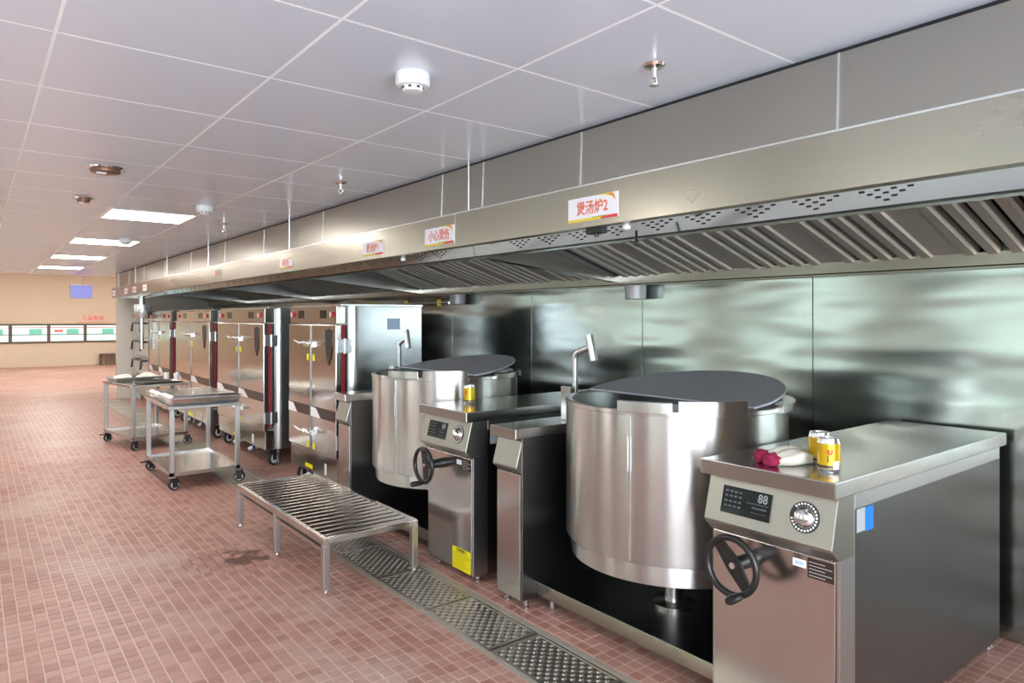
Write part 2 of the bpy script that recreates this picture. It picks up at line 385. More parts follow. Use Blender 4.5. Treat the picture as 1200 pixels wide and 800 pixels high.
# ceiling: white grid bed with lay-in panels
CX0, CPX, CY0, CPY = 0.872, 0.672, 1.95, 0.645
cl = struct('ceiling', MB().box(XL, 5.5, YN, YC, ZC+0.0006, ZC+0.12), 'ceiling_grid', 'low suspended ceiling of glossy grey panels in a thin white grid')
LIGHTS = set()
for n in (-5, 7, 11, 15, 19): LIGHTS.add((0, n))
for n in (-5, 3, 11, 19): LIGHTS.add((-3, n))
for n in (-3, 1, 5, 9, 13, 17): LIGHTS.add((-6, n))  # unseen row added for more light on the window side
pm = MB().box(0.0065, CPX-0.0065, 0.0065, CPY-0.0065, 0, 0.0005).mesh('ceiling_panel', 'ceiling_panel')
pm_edge = MB().box(0.0065, 0.735, 0.0065, CPY-0.0065, 0, 0.0005).mesh('ceiling_panel', 'ceiling_panel')
far_p = MB()
for i in range(-8, 2):
    for j in range(-7, 23):
        if (i, j) in LIGHTS: continue
        x, y = CX0+i*CPX, CY0+j*CPY
        if y+CPY > YC: continue
        pr = pix(x+CPX/2, y+CPY/2, ZC)
        seen = pr and -60 < pr[0] < 1260 and -60 < pr[1] < 700
        if i == 1 and seen: link('ceiling_panel', pm_edge, cl, (x, y, ZC)); continue
        if seen: link('ceiling_panel', pm, cl, (x, y, ZC))
        else: far_p.box(x+0.005, x+(0.735 if i == 1 else CPX-0.005), y+0.005, y+CPY-0.005, ZC, ZC+0.0005)
tag(far_p.build('ceiling_panels_beyond', 'ceiling_panel', cl), kind='stuff')
# walls
wb = struct('wall_back', MB().box(XR+0.012, XR+0.2, YN, 15.9, -0.1, ZC+0.1), 'steel_inner', 'wall behind the kettles clad in wavy stainless steel sheets')
seams = [-3.5, -1.835, -0.49, 0.855, 2.2, 3.57, 4.91, 6.25, 7.6, 8.94, 10.28, 11.62, 12.96, 14.3, 15.7]
for a, b in zip(seams[:-1], seams[1:]):
    MB().box(XR, XR+0.012, a+0.003, b-0.003, 0.0, ZC).build('wall_panel', 'steel_wall', wb, bevel=0.002)
struct('wall_far', MB().box(XL, 6.5, YF, YF+0.2, -0.1, 3.6), 'wall_beige', 'far beige wall at the end of the aisle')
struct('ceiling_far', MB().box(XL, 6.5, YC, YF+0.2, 3.5, 3.6), 'wall_white', 'raised ceiling over the far end of the kitchen')
struct('wall_bulkhead', MB().box(XL, 6.5, YC, YC+0.1, ZC, 3.5), 'wall_beige', 'beige bulkhead where the low ceiling ends')
struct('wall_partition', MB().box(2.25, 6.5, 15.72, 15.9, -0.1, ZC), 'wall_white', 'off-white partition wall closing the row of steamers')
struct('wall_right_far', MB().box(6.4, 6.6, 15.9, YF, -0.1, 3.6), 'wall_beige', 'beige side wall of the far room')
struct('wall_near', MB().box(XL, GLX0, YN-0.2, YN, -0.1, ZC+0.1).box(GLX1, 6.0, YN-0.2, YN, -0.1, ZC+0.1).box(GLX0, GLX1, YN-0.2, YN, -0.1, GLZ0).box(GLX0, GLX1, YN-0.2, YN, GLZ1, ZC+0.1), 'wall_grey', 'grey wall behind the camera with a glazed front')
gw = MB()
for k in range(9): x = GLX0+0.06+(GLX1-GLX0-0.12)*k/8; gw.box(x-0.07, x+0.07, YN-0.12, YN-0.06, GLZ0, GLZ1)  # extra broad posts, shaped to stripe the kettle reflections
for z in (GLZ0+0.04, 1.05, GLZ1-0.04): gw.box(GLX0, GLX1, YN-0.12, YN-0.06, z-0.04, z+0.04)
struct('window_7', gw, 'frame_white', 'glazed front with white frames behind the camera')
wl = MB(); prev = YN; z0w, z1w = 0.9, 2.3
wl.box(XL-0.2, XL, YN, YF, -0.1, z0w); wl.box(XL-0.2, XL, YN, YF, z1w, 3.6)
for (a, b) in WINDOWS+[(YF, YF)]:
    wl.box(XL-0.2, XL, prev, a, z0w, z1w); prev = b
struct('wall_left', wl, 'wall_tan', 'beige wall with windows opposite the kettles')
for k, (a, b) in enumerate(WINDOWS):
    mb = MB()
    for q in range(5): y = a+0.04+(b-a-0.08)*q/4; mb.box(XL-0.12, XL-0.06, y-0.045, y+0.045, z0w, z1w)  # broad bars shaped to put stripes into the steel reflections
    for z in (z0w+0.03, z1w-0.03, 1.75): mb.box(XL-0.12, XL-0.06, a, b, z-0.03, z+0.03)
    struct('window_%d' % (k+1), mb, 'frame_white', 'window %s' % ['behind the camera', 'nearest the camera', 'second from the camera', 'third from the camera', 'farthest from the camera'][k]+' in the wall opposite the kettles')
# far windows in the end wall
wf = tag(MB().box(-1.2, 4.1, YF-0.03, YF-0.005, 0.78, 1.42).build('window_6', 'sink_brown'), 'low bright window band in the far beige wall', None, None, 'structure')
for k in range(5):
    x0 = -1.1+k*1.04
    MB().box(x0, x0+0.94, YF-0.045, YF-0.028, 0.84, 1.36).build('window_pane', 'glass_teal', wf)
    MB().box(x0, x0+0.94, YF-0.05, YF-0.046, 1.28, 1.31).build('banner_strip', 'poster_red', wf)
    MB().box(x0+0.45, x0+0.8, YF-0.05, YF-0.046, 1.08, 1.25).build('poster', 'poster_green', wf)
    MB().box(x0+0.1, x0+0.35, YF-0.05, YF-0.046, 1.14, 1.22).build('poster', 'poster_red' if k % 2 else 'poster_white', wf)
    MB().box(x0, x0+0.94, YF-0.07, YF-0.045, 1.05, 1.075).build('window_rail', 'sink_brown', wf)
# floor kerb strip along the steamers and drain trough
struct('trim_1', MB().box(1.92, 1.952, YN, 15.7, -0.05, 0.0), 'kerb_stone', 'narrow stone edge along the left side of the drain')
struct('trim_2', MB().box(2.27, 2.30, YN, 15.7, -0.05, 0.0), 'kerb_stone', 'narrow stone edge along the right side of the drain')
struct('trim_3', MB().box(1.952, 2.27, YN, 15.7, -0.06, -0.03), 'drain_dark', 'dark bed of the floor drain under the grates')

# ================================================================== EXHAUST HOOD
HX = 2.12; HZ = 2.0; HT = 2.19
Y0H, Y1H = -2.3, 15.45
hood = thing('exhaust_hood', 'long brushed steel exhaust hood over the kettles and steamers', 'hood', (HX, Y0H, HZ))
def H(x, y, z): return (x-HX, y-Y0H, z-HZ)
def hbox(x0, x1, y0, y1, z0, z1): return MB().box(x0-HX, x1-HX, y0-Y0H, y1-Y0H, z0-HZ, z1-HZ)
fs = [Y0H, 0.3, 3.245, 5.76, 8.4, 11.0, 13.2, Y1H]
for a, b in zip(fs[:-1], fs[1:]): hbox(HX, HX+0.012, a+0.001, b-0.001, HZ, HT).build('fascia', 'steel_hood', hood, bevel=0.0015)
hbox(HX+0.012, 2.58, Y0H, Y1H, HT-0.012, HT).build('top_sheet', 'steel_hood', hood)
hbox(HX, 2.6, Y1H-0.012, Y1H, HZ-0.0, HT).build('end_cap', 'steel_hood', hood)
ds = [Y0H, -0.8, 1.137, 2.37, 3.168, 3.6, 5.43, 6.9, 8.24, 9.8, 11.4, 13.0, 14.4, 15.45]
for a, b in zip(ds[:-1], ds[1:]): MB().prism([(2.25-HX, HT-HZ), (2.262-HX, HT-HZ), (2.274-HX, ZC-0.018-HZ), (2.262-HX, ZC-0.018-HZ)], 'y', a+0.001-Y0H, b-0.001-Y0H).build('cover_panel', 'steel_cover', hood, bevel=0.0015)
for a in ds[1:-1]: MB().prism([(2.247-HX, HT-HZ), (2.25-HX, HT-HZ), (2.262-HX, ZC-0.018-HZ), (2.259-HX, ZC-0.018-HZ)], 'y', a-0.004-Y0H, a+0.004-Y0H).build('seam_strip', 'steel_pan', hood)
hbox(2.28, 2.29, Y0H, Y1H, HT, ZC).build('cover_gap_shade', 'emblem_black', hood)  # black sheet standing in for the shadow line under the ceiling
hbox(HX-0.003, HX, Y0H, Y1H, HT-0.007, HT).build('top_hem', 'steel_pan', hood)
# perforated supply-air underside, in lengths between dividers
DIV = [-2.3, 0.7, 3.7, 6.7, 9.7, 12.7, 15.44]
lip = hbox(HX+0.012, HX+0.05, Y0H, Y1H, HZ, HZ+0.03).build('lip', 'steel_hood', hood)
hbox(2.575, 2.585, Y0H, Y1H, HZ-0.004, HZ+0.1).build('plenum_edge', 'steel_plenum', hood)
hbox(2.57, 2.64, Y0H, Y1H, HZ-0.006, HZ+0.004).build('plenum_flange', 'steel_plenum', hood)
for m in range(6):
    a, b = DIV[m], DIV[m+1]
    tl = 0.22   # the plate leans so that it faces a little down
    PX = lambda z, d=0.0: 2.575-(z-HZ)*tl-HX-d
    plate = MB().prism([(PX(HZ), 0), (PX(HZ+0.17), 0.17), (PX(HZ+0.17, -0.01), 0.17), (PX(HZ, -0.01), 0)], 'y', a+0.002-Y0H, b-0.002-Y0H).build('plenum_plate', 'steel_mirror', hood)
    holes = MB(); ys = a+0.42
    while ys < b-0.32:
        for row in range(4):
            for q in range(4-row):
                y = ys+(q+row*0.5-1.5)*0.056; z = HZ+0.062-row*0.0125
                holes.box(PX(z, 0.002), PX(z, -0.001), y-0.010-Y0H, y+0.010-Y0H, z-0.0035-HZ, z+0.0035-HZ)
        ys += 0.262
    tag(holes.build('air_holes', 'emblem_black', plate), kind='stuff')
# sloping baffle filters down to the rear gutter
fx0, fz0, fx1, fz1 = 2.72, 2.30, 3.93, 1.925
sl = Vector((fx1-fx0, 0, fz1-fz0)); ls = sl.length; sl.normalize(); nr = Vector((sl.z, 0, -sl.x))   # normal faces down/front
if nr.z > 0: nr = -nr
hbox(2.585, 2.6, Y0H, Y1H, HZ, 2.36).build('inner_front', 'steel_filter', hood)
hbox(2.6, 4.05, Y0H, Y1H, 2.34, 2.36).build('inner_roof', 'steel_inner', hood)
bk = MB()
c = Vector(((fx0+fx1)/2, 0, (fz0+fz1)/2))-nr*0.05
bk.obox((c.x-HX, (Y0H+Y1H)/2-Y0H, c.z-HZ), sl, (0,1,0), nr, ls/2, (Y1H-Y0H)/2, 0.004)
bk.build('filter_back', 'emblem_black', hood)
bf = MB()   # one baffle: a long channel, open to the back
prof = [(-0.030, -0.03), (-0.030, 0.004), (-0.022, 0.02), (0.022, 0.02), (0.030, 0.004), (0.030, -0.03), (0.024, -0.03), (0.024, 0.002), (0.018, 0.013), (-0.018, 0.013), (-0.024, 0.002), (-0.024, -0.03)]
n = len(prof); vs = []
for e in (0, 1):
    for (py, pn) in prof:
        q = Vector((fx0, 0, fz0))+sl*(ls*e)+Vector((0, py, 0))+nr*pn; vs.append((q.x-HX, q.y, q.z-HZ))
bf.add(vs, [tuple(range(n)), tuple(range(2*n-1, n-1, -1))]+[(i, i+n, (i+1)%n+n, (i+1)%n) for i in range(n)])
bme = bf.mesh('baffle', 'steel_filter')
mg = MB(); q0 = Vector((fx0, 0, fz0)); q1 = Vector((fx1, 0, fz1))
cm = (q0+q1)/2
mg.obox((cm.x-HX, 0, cm.z-HZ), sl, (0,1,0), nr, ls/2, 0.085, 0.006)
mme = mg.mesh('filter_frame', 'steel_filter')
for m in range(6):
    a, b = DIV[m], DIV[m+1]
    for u in range(5):
        yb = a+u*0.6
        if yb+0.55 > b: break
        link('filter_frame', mme, hood, (0, yb+0.1-Y0H, 0))
        for k in range(5):
            link('baffle', bme, hood, (0, yb+0.2+k*0.1-Y0H-0.0, 0)) if yb+0.2+k*0.1 < b-0.03 else None
for a in DIV[1:-1]:
    MB().prism([(2.59-HX, 0.0), (3.93-HX, 1.87-HZ), (3.93-HX, 1.935-HZ), (2.72-HX, 2.31-HZ), (2.59-HX, 2.31-HZ)], 'y', a-0.03-Y0H, a+0.03-Y0H).build('divider', 'steel_plenum', hood, bevel=0.003)
hbox(3.9, 3.915, Y0H, Y1H, 1.855, 1.925).build('gutter', 'steel_hood', hood)
hbox(3.9, XR-0.002, Y0H, Y1H, 1.85, 1.862).build('gutter_floor', 'steel_hood', hood)
# hanging rods
for y in (3.227, 6.04, 8.724, 10.943, 13.43, 15.2, 0.35, -2.0):
    rod = MB().cyl((2.20-HX, y-Y0H, HT-HZ), (2.20-HX, y-Y0H, ZC-HZ), 0.006, 10).build('hanger_rod', 'steel_pan', hood)
    MB().cyl((2.20-HX, y-Y0H, HT-HZ), (2.20-HX, y-Y0H, HT-HZ+0.012), 0.014, 6).build('nut', 'steel_pan', rod)
# small fittings under the plenum
t = thing('sensor_box', 'small black sensor box under the hood above the near kettle', 'sensor', (2.19, 2.2, HZ-0.022))
MB().box(-0.02, 0.02, -0.05, 0.05, 0, 0.03).build('housing', 'emblem_black', t, bevel=0.004)
MB().cyl((0,0,-0.012), (0,0,0), 0.012, 12).build('lens', 'black_plastic', t)
for (x, y, lab) in ((2.17, 2.0, 'white fire nozzle under the hood just right of the black sensor box'), (2.2, 3.98, 'white fire nozzle under the hood beside the burn warning sign')):
    t = thing('fire_nozzle', lab, 'nozzle', (x, y, HZ-0.028))
    MB().lathe([(0.0, 0), (0.016, 0.004), (0.018, 0.018), (0.01, 0.03), (0.0, 0.036)], 14).build('cap', 'white_plastic', t, smooth=40)
    MB().cyl((0,0,0.02), (0,0,0.036), 0.008, 10).build('stem', 'steel_pan', t)
t = thing('pull_hook', 'small black hook hanging under the perforated hood plate', 'hook', (2.42, 2.17, HZ-0.05))
MB().cyl((0,0,0.012), (0,0,0.058), 0.006, 8).build('shank', 'black_plastic', t); MB().torus((0,0,0), (1,0,0), 0.012, 0.004, 16, 6).build('loop', 'black_plastic', t)
# grease cups on the rear gutter
for (y, lab) in ((3.55, 'round steel grease cup under the hood gutter behind the near kettle'), (6.0, 'round steel grease cup under the hood gutter behind the far kettle')):
    t = thing('grease_cup', lab, 'grease cup', (3.95, y, 1.745), group='grease cups on the hood gutter')
    MB().lathe([(0, 0), (0.076, 0.0), (0.08, 0.006), (0.08, 0.1), (0.083, 0.104), (0.078, 0.104), (0.076, 0.008), (0, 0.008)], 32).build('cup', 'galvanised', t, smooth=40)
    MB().cyl((0, 0, 0.0), (0, 0, 0.108), 0.012, 10).build('drain_pipe', 'steel_pan', t)
# yellow gas cocks on the wall pipe behind
gp = thing('gas_pipe', 'thin pipe with yellow cocks along the wall above the steamers', 'pipe', (3.85, 6.9, 1.76))
MB().cyl((0,-0.9,0), (0,2.4,0), 0.012, 10).build('pipe', 'steel_pan', gp)
for y in (-0.7, 0.0, 0.9): MB().box(-0.02, 0.02, y-0.012, y+0.012, -0.03, 0.04).build('cock', 'valve_yellow', gp, bevel=0.004)

# ------------------------------------------------------------------ signs on the fascia
def sign(y0, y1, z0, z1, body, label, size, group='signs on the hood'):
    t = thing('hood_sign', label, 'sign', (HX-0.004, (y0+y1)/2, (z0+z1)/2), group=group)
    w, h = (y1-y0)/2, (z1-z0)/2
    MB().box(0, 0.004, -w, w, -h, h).build('board', 'sign_white', t)
    def fn(d): return lambda x, y: (-d, -x, y)
    mb = quad_on(MB(), fn(0.0008), -w, w*0.35, -h, -h+0.011); mb.build('yellow_stripe', 'sign_yellow', t)
    quad_on(MB(), fn(0.0008), w*0.35, w, -h, -h+0.012).build('red_stripe', 'sign_red', t)
    quad_on(MB(), fn(0.0011), w*0.0, w*0.62, -h+0.009, -h+0.014).build('green_stripe', 'sign_green', t)
    f = fn(0.0008)
    MB().add([f(w*0.1, h), f(w*0.55, h-0.006), f(w*0.78, h-0.016), f(w*0.93, h-0.036), f(w*0.85, h-0.012), f(w*0.7, h)], [(0,1,2,3,4,5)]).build('corner_swoosh', 'sign_yellow', t)
    f = fn(0.0012)
    MB().add([f(w*0.6, h-0.004), f(w*0.8, h-0.013), f(w*0.93, h-0.034), f(w*0.86, h-0.006), f(w*0.76, h-0.001)], [(0,1,2,3,4)]).build('corner_accent', 'sign_orange', t)
    if body:
        link('lettering', text_mesh(body, size, 'sign_orange_text', lambda x, y: (-0.0012, -x*0.95, y*1.1)), t)
sign(2.0, 2.305, 2.028, 2.133, '煲汤炉2', 'white hood sign in orange lettering ending in 2 above the near kettle', 0.058)
sign(3.25, 3.565, 2.026, 2.128, '小心烫伤', 'white hood sign with four orange characters warning of burns', 0.060)
sign(4.10, 4.40, 2.026, 2.12, '煲汤炉1', 'white hood sign in orange lettering ending in 1 above the far kettle', 0.056)
sign(5.755, 6.045, 2.034, 2.122, '蒸饭柜', 'faint white hood sign above the nearest steamer', 0.056)
for (y, lab) in ((8.0, 'small pale card on the hood above the second nearest steamer'), (10.25, 'small pale card on the hood midway along the steamers')):
    t = thing('hood_card', lab, 'card', (HX-0.003, y, 2.09), group='pale cards on the far hood')
    MB().box(0, 0.003, -0.12, 0.12, -0.045, 0.045).build('board', 'steel_panel', t)
    link('lettering', text_mesh('蒸饭柜', 0.05, 'sign_orange', lambda x, y: (-0.001, -x, y)), t)
for (y, lab) in ((12.15, 'small white card on the hood, nearest of the far four'), (13.04, 'small white card on the hood, second of the far four'), (13.87, 'small white card on the hood, third of the far four'), (15.2, 'small white card at the very end of the hood')):
    t = thing('hood_card', lab, 'card', (HX-0.003, y, 2.085), group='white cards at the hood end')
    MB().box(0, 0.003, -0.15, 0.15, -0.05, 0.05).build('board', 'sign_white', t)
    quad_on(MB(), lambda x, y: (-0.001, -x, y), -0.08, 0.08, -0.01, 0.015).build('printed_line', 'sign_orange_text', t)

# ================================================================== CONTROL CABINETS
def cabinet(y0, label, yellow):
    w = 0.55; D = 1.68
    t = thing('control_cabinet', label, 'cabinet', (2.30, y0, 0))
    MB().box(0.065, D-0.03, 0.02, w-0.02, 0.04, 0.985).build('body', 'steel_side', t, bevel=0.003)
    MB().box(0, D, 0, w, 0.98, 1.04).build('countertop', 'steel_top', t, bevel=0.004)
    prof = [(0.05, 0.98), (0.004, 0.805), (0.006, 0.795), (0.05, 0.757), (0.16, 0.757), (0.16, 0.98)]
    cp = MB().prism(prof, 'y', 0.012, w-0.012).build('control_panel', 'steel_panel', t, bevel=0.004)
    P0 = Vector((0.05, 0, 0.98)); P1 = Vector((0.004, 0, 0.805)); dv = (P0-P1).normalized(); nv = Vector((-dv.z, 0, dv.x))
    mid = (P0+P1)/2
    def S(yc):
        return lambda x, y, d=0.0: tuple(mid+Vector((0, yc-x, 0))+dv*y+nv*d)
    f = S(0.36)   # display
    mb = MB(); cdis = mid+Vector((0, 0.36, 0)); mb.obox(cdis+nv*0.002, (0,1,0), dv, nv, 0.106, 0.052, 0.003)
    dis = mb.build('display', 'screen_glass', cp, bevel=0.002)
    link('digits', text_mesh('88', 0.046, 'screen_print_bright', lambda x, y: f(x*0.9+0.070, y+0.026, 0.0056)), cp)
    pr = MB()
    for (yy, n_, xs, ww, hh) in ((0.002, 9, 0.004, 0.007, 0.004), (-0.014, 6, 0.028, 0.009, 0.006), (-0.03, 6, 0.026, 0.008, 0.002)):
        for k in range(n_): quad_on(pr, lambda x, y: f(x, y, 0.0056), xs+k*0.0105, xs+k*0.0105+ww, yy, yy+hh)
    for yy in (0.03, 0.012, -0.008, -0.026):
        for k in range(4): quad_on(pr, lambda x, y: f(x, y, 0.0056), -0.092+k*0.02, -0.092+k*0.02+0.013, yy, yy+0.007)
    tag(pr.build('printed_icons', 'screen_print', cp), kind='stuff')
    # dial
    kc = mid+Vector((0, 0.124, 0))
    dial = MB().cyl(kc-nv*0.002, kc+nv*0.004, 0.055, 40).build('dial_plate', 'black_plastic', cp, smooth=30)
    dots = MB(); fd = S(0.124)
    for k in range(22):
        a = math.radians(-60+k*300/21+0)
        cx_, cy_ = 0.047*math.sin(a+PI/12), -0.047*math.cos(a+PI/12)*-1
        quad_on(dots, lambda x, y: fd(x, y, 0.0048), cx_-0.0035, cx_+0.0035, cy_-0.0035, cy_+0.0035)
    tag(dots.build('dial_marks', 'white_print', cp), kind='stuff')
    MB().tube([kc+nv*0.003, kc+nv*0.012, kc+nv*0.02, kc+nv*0.034, kc+nv*0.037], [0.040, 0.036, 0.026, 0.022, 0.016], 32).build('knob', 'chrome', cp, smooth=35)
    # front door sheet and trim
    MB().box(0.058, 0.07, 0.03, w-0.022, 0.05, 0.75).build('front_sheet', 'steel_front', t, bevel=0.003)
    MB().box(0.062, 0.17, 0.014, 0.026, 0.04, 0.978).build('corner_post', 'steel_trolley', t, bevel=0.002)
    MB().box(0.17, D-0.06, 0.012, 0.024, 0.92, 0.978).build('side_rail', 'steel_trolley', t, bevel=0.002)
    MB().box(0.062, 0.07, w-0.03, w-0.014, 0.04, 0.757).build('corner_post', 'steel_trolley', t)
    for (x, y) in ((0.12, 0.05), (0.12, w-0.05), (D-0.1, 0.05), (D-0.1, w-0.05)):
        MB().lathe([(0.0, 0), (0.024, 0), (0.024, 0.012), (0.018, 0.016), (0.018, 0.045), (0, 0.045)], 16, (x, y, 0)).build('foot', 'steel_trolley', t, smooth=35)
    # labels
    F = lambda x, y, d=0.0015: (0.058-d, -x, y)
    lb = MB(); quad_on(lb, F, -0.187, -0.135, 0.700, 0.728); lb.build('paper_label', 'white_print', t)
    quad_on(MB(), lambda x, y: F(x, y, 0.0022), -0.178, -0.145, 0.708, 0.720).build('label_print', 'label_blue_pale', t)
    npl = quad_on(MB(), F, -0.130, -0.032, 0.672, 0.742).build('nameplate', 'plate_brown', t)
    lines = MB()
    for k in range(5): quad_on(lines, lambda x, y: F(x, y, 0.0022), -0.124, -0.124+(0.085 if k % 2 else 0.06), 0.728-k*0.012, 0.730-k*0.012)
    tag(lines.build('nameplate_print', 'sticker_grey', npl), kind='stuff')
    # side stickers
    G = lambda x, y, d=0.0015: (x, 0.02-d, y)
    quad_on(MB(), G, 0.19, 0.255, 0.83, 0.915).build('grey_sticker', 'sticker_grey', t)
    quad_on(MB(), lambda x, y: G(x, y, 0.002), 0.255, 0.318, 0.825, 0.912).build('blue_sticker', 'sticker_blue', t)
    if yellow:
        ys = quad_on(MB(), F, -0.235, -0.034, 0.052, 0.185).build('yellow_notice', 'sticker_yellow', t)
        link('notice_heading', text_mesh('注意事项', 0.026, 'ink', lambda x, y: F(x*1.15-0.135, y+0.168, 0.0024)), ys)
        ln = MB()
        for k in range(9): quad_on(ln, lambda x, y: F(x, y, 0.0024), -0.222, -0.048-(0.05 if k in (3, 5, 8) else 0.0), 0.148-k*0.0105, 0.1505-k*0.0105)
        tag(ln.build('notice_lines', 'ink_olive', ys), kind='stuff')
    # handwheel
    hw = MB().torus((-0.085, 0.35, 0.68), (1,0,0), 0.105, 0.013, 48, 12).build('handwheel', 'black_plastic', t, smooth=60)
    ang = math.radians(130 if yellow is False else 100)
    du = Vector((0, -math.cos(ang), math.sin(ang))); dw = Vector((0, math.sin(ang), math.cos(ang)))
    sp = MB()
    for s_ in (1, -1):
        c0 = Vector((-0.075, 0.35, 0.68)); e = c0+du*s_*0.104+Vector((-0.008, 0, 0))
        vs = [c0+dw*0.034, c0-dw*0.034, e-dw*0.02, e+dw*0.02]
        th = Vector((0.014, 0, 0)); sp.add(vs+[v+th for v in vs], [(0,1,2,3),(7,6,5,4),(0,4,5,1),(1,5,6,2),(2,6,7,3),(3,7,4,0)])
    sp.build('spoke', 'black_plastic', hw, bevel=0.003)
    MB().tube([(0.06, 0.35, 0.68), (0.0, 0.35, 0.68), (-0.06, 0.35, 0.68), (-0.078, 0.35, 0.68)], [0.034, 0.028, 0.026, 0.024], 24).build('hub', 'black_plastic', hw, smooth=50)
    MB().cyl((-0.079, 0.35, 0.68), (-0.082, 0.35, 0.68), 0.012, 16).build('hub_bolt', 'chrome', hw)
    gy, gz = 0.35-0.105*math.cos(math.radians(-62 if not yellow else -85)), 0.68+0.105*math.sin(math.radians(-62 if not yellow else -85))
    MB().tube([(-0.085, gy, gz), (-0.10, gy, gz), (-0.115, gy, gz), (-0.165, gy, gz), (-0.178, gy, gz)], [0.008, 0.013, 0.016, 0.017, 0.012], 18).build('grip', 'black_plastic', hw, smooth=40)
    return t
cabinet(1.17, 'near steel control cabinet with two gold cans on its top', False)
cabinet(3.40, 'steel control cabinet with a yellow notice low on its front', True)

# ================================================================== SUPPORT CABINETS with base tray
def support(y0, label, y_cab, tray_label):
    t = thing('support_cabinet', label, 'cabinet', (2.30, y0, 0))
    w = 0.225
    MB().box(0, 1.6, -0.005, w+0.005, 0.945, 1.0).build('top', 'steel_top', t, bevel=0.004)
    MB().prism([(0.055, 0.945), (0.012, 0.79), (0.014, 0.78), (0.055, 0.745), (0.16, 0.745), (0.16, 0.945)], 'y', 0.005, w-0.005).build('front_nose', 'steel_panel', t, bevel=0.004)
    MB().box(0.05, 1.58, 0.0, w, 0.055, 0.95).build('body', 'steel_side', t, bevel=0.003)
    MB().box(0.042, 0.05, 0.012, w-0.006, 0.06, 0.745).build('front_sheet', 'steel_front', t, bevel=0.003)
    for (x, y) in ((0.1, 0.03), (0.1, w-0.03), (1.5, 0.03), (1.5, w-0.03)):
        MB().lathe([(0, 0), (0.02, 0), (0.02, 0.012), (0.015, 0.016), (0.015, 0.06), (0, 0.06)], 14, (x, y, 0)).build('foot', 'steel_trolley', t, smooth=35)
    l = y0-y_cab-0.004
    b = thing('base_tray', tray_label, 'tray', (2.455, y_cab+0.002, 0))
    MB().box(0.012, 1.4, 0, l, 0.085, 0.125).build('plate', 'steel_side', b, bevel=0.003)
    MB().box(0, 0.012, 0, l, 0.07, 0.14).build('front_lip', 'steel_hood', b, bevel=0.002)
    for (x, y) in ((0.06, 0.06), (0.06, l-0.06), (1.3, 0.06), (1.3, l-0.06)): MB().cyl((x, y, 0), (x, y, 0.086), 0.018, 12).build('foot', 'steel_trolley', b)
    return t
support(2.93, 'narrow steel support cabinet standing left of the near kettle', 1.725, 'dark steel base tray under the near kettle')
support(5.10, 'narrow steel support cabinet between the far kettle and the steamer', 3.955, 'dark steel base tray under the far kettle')

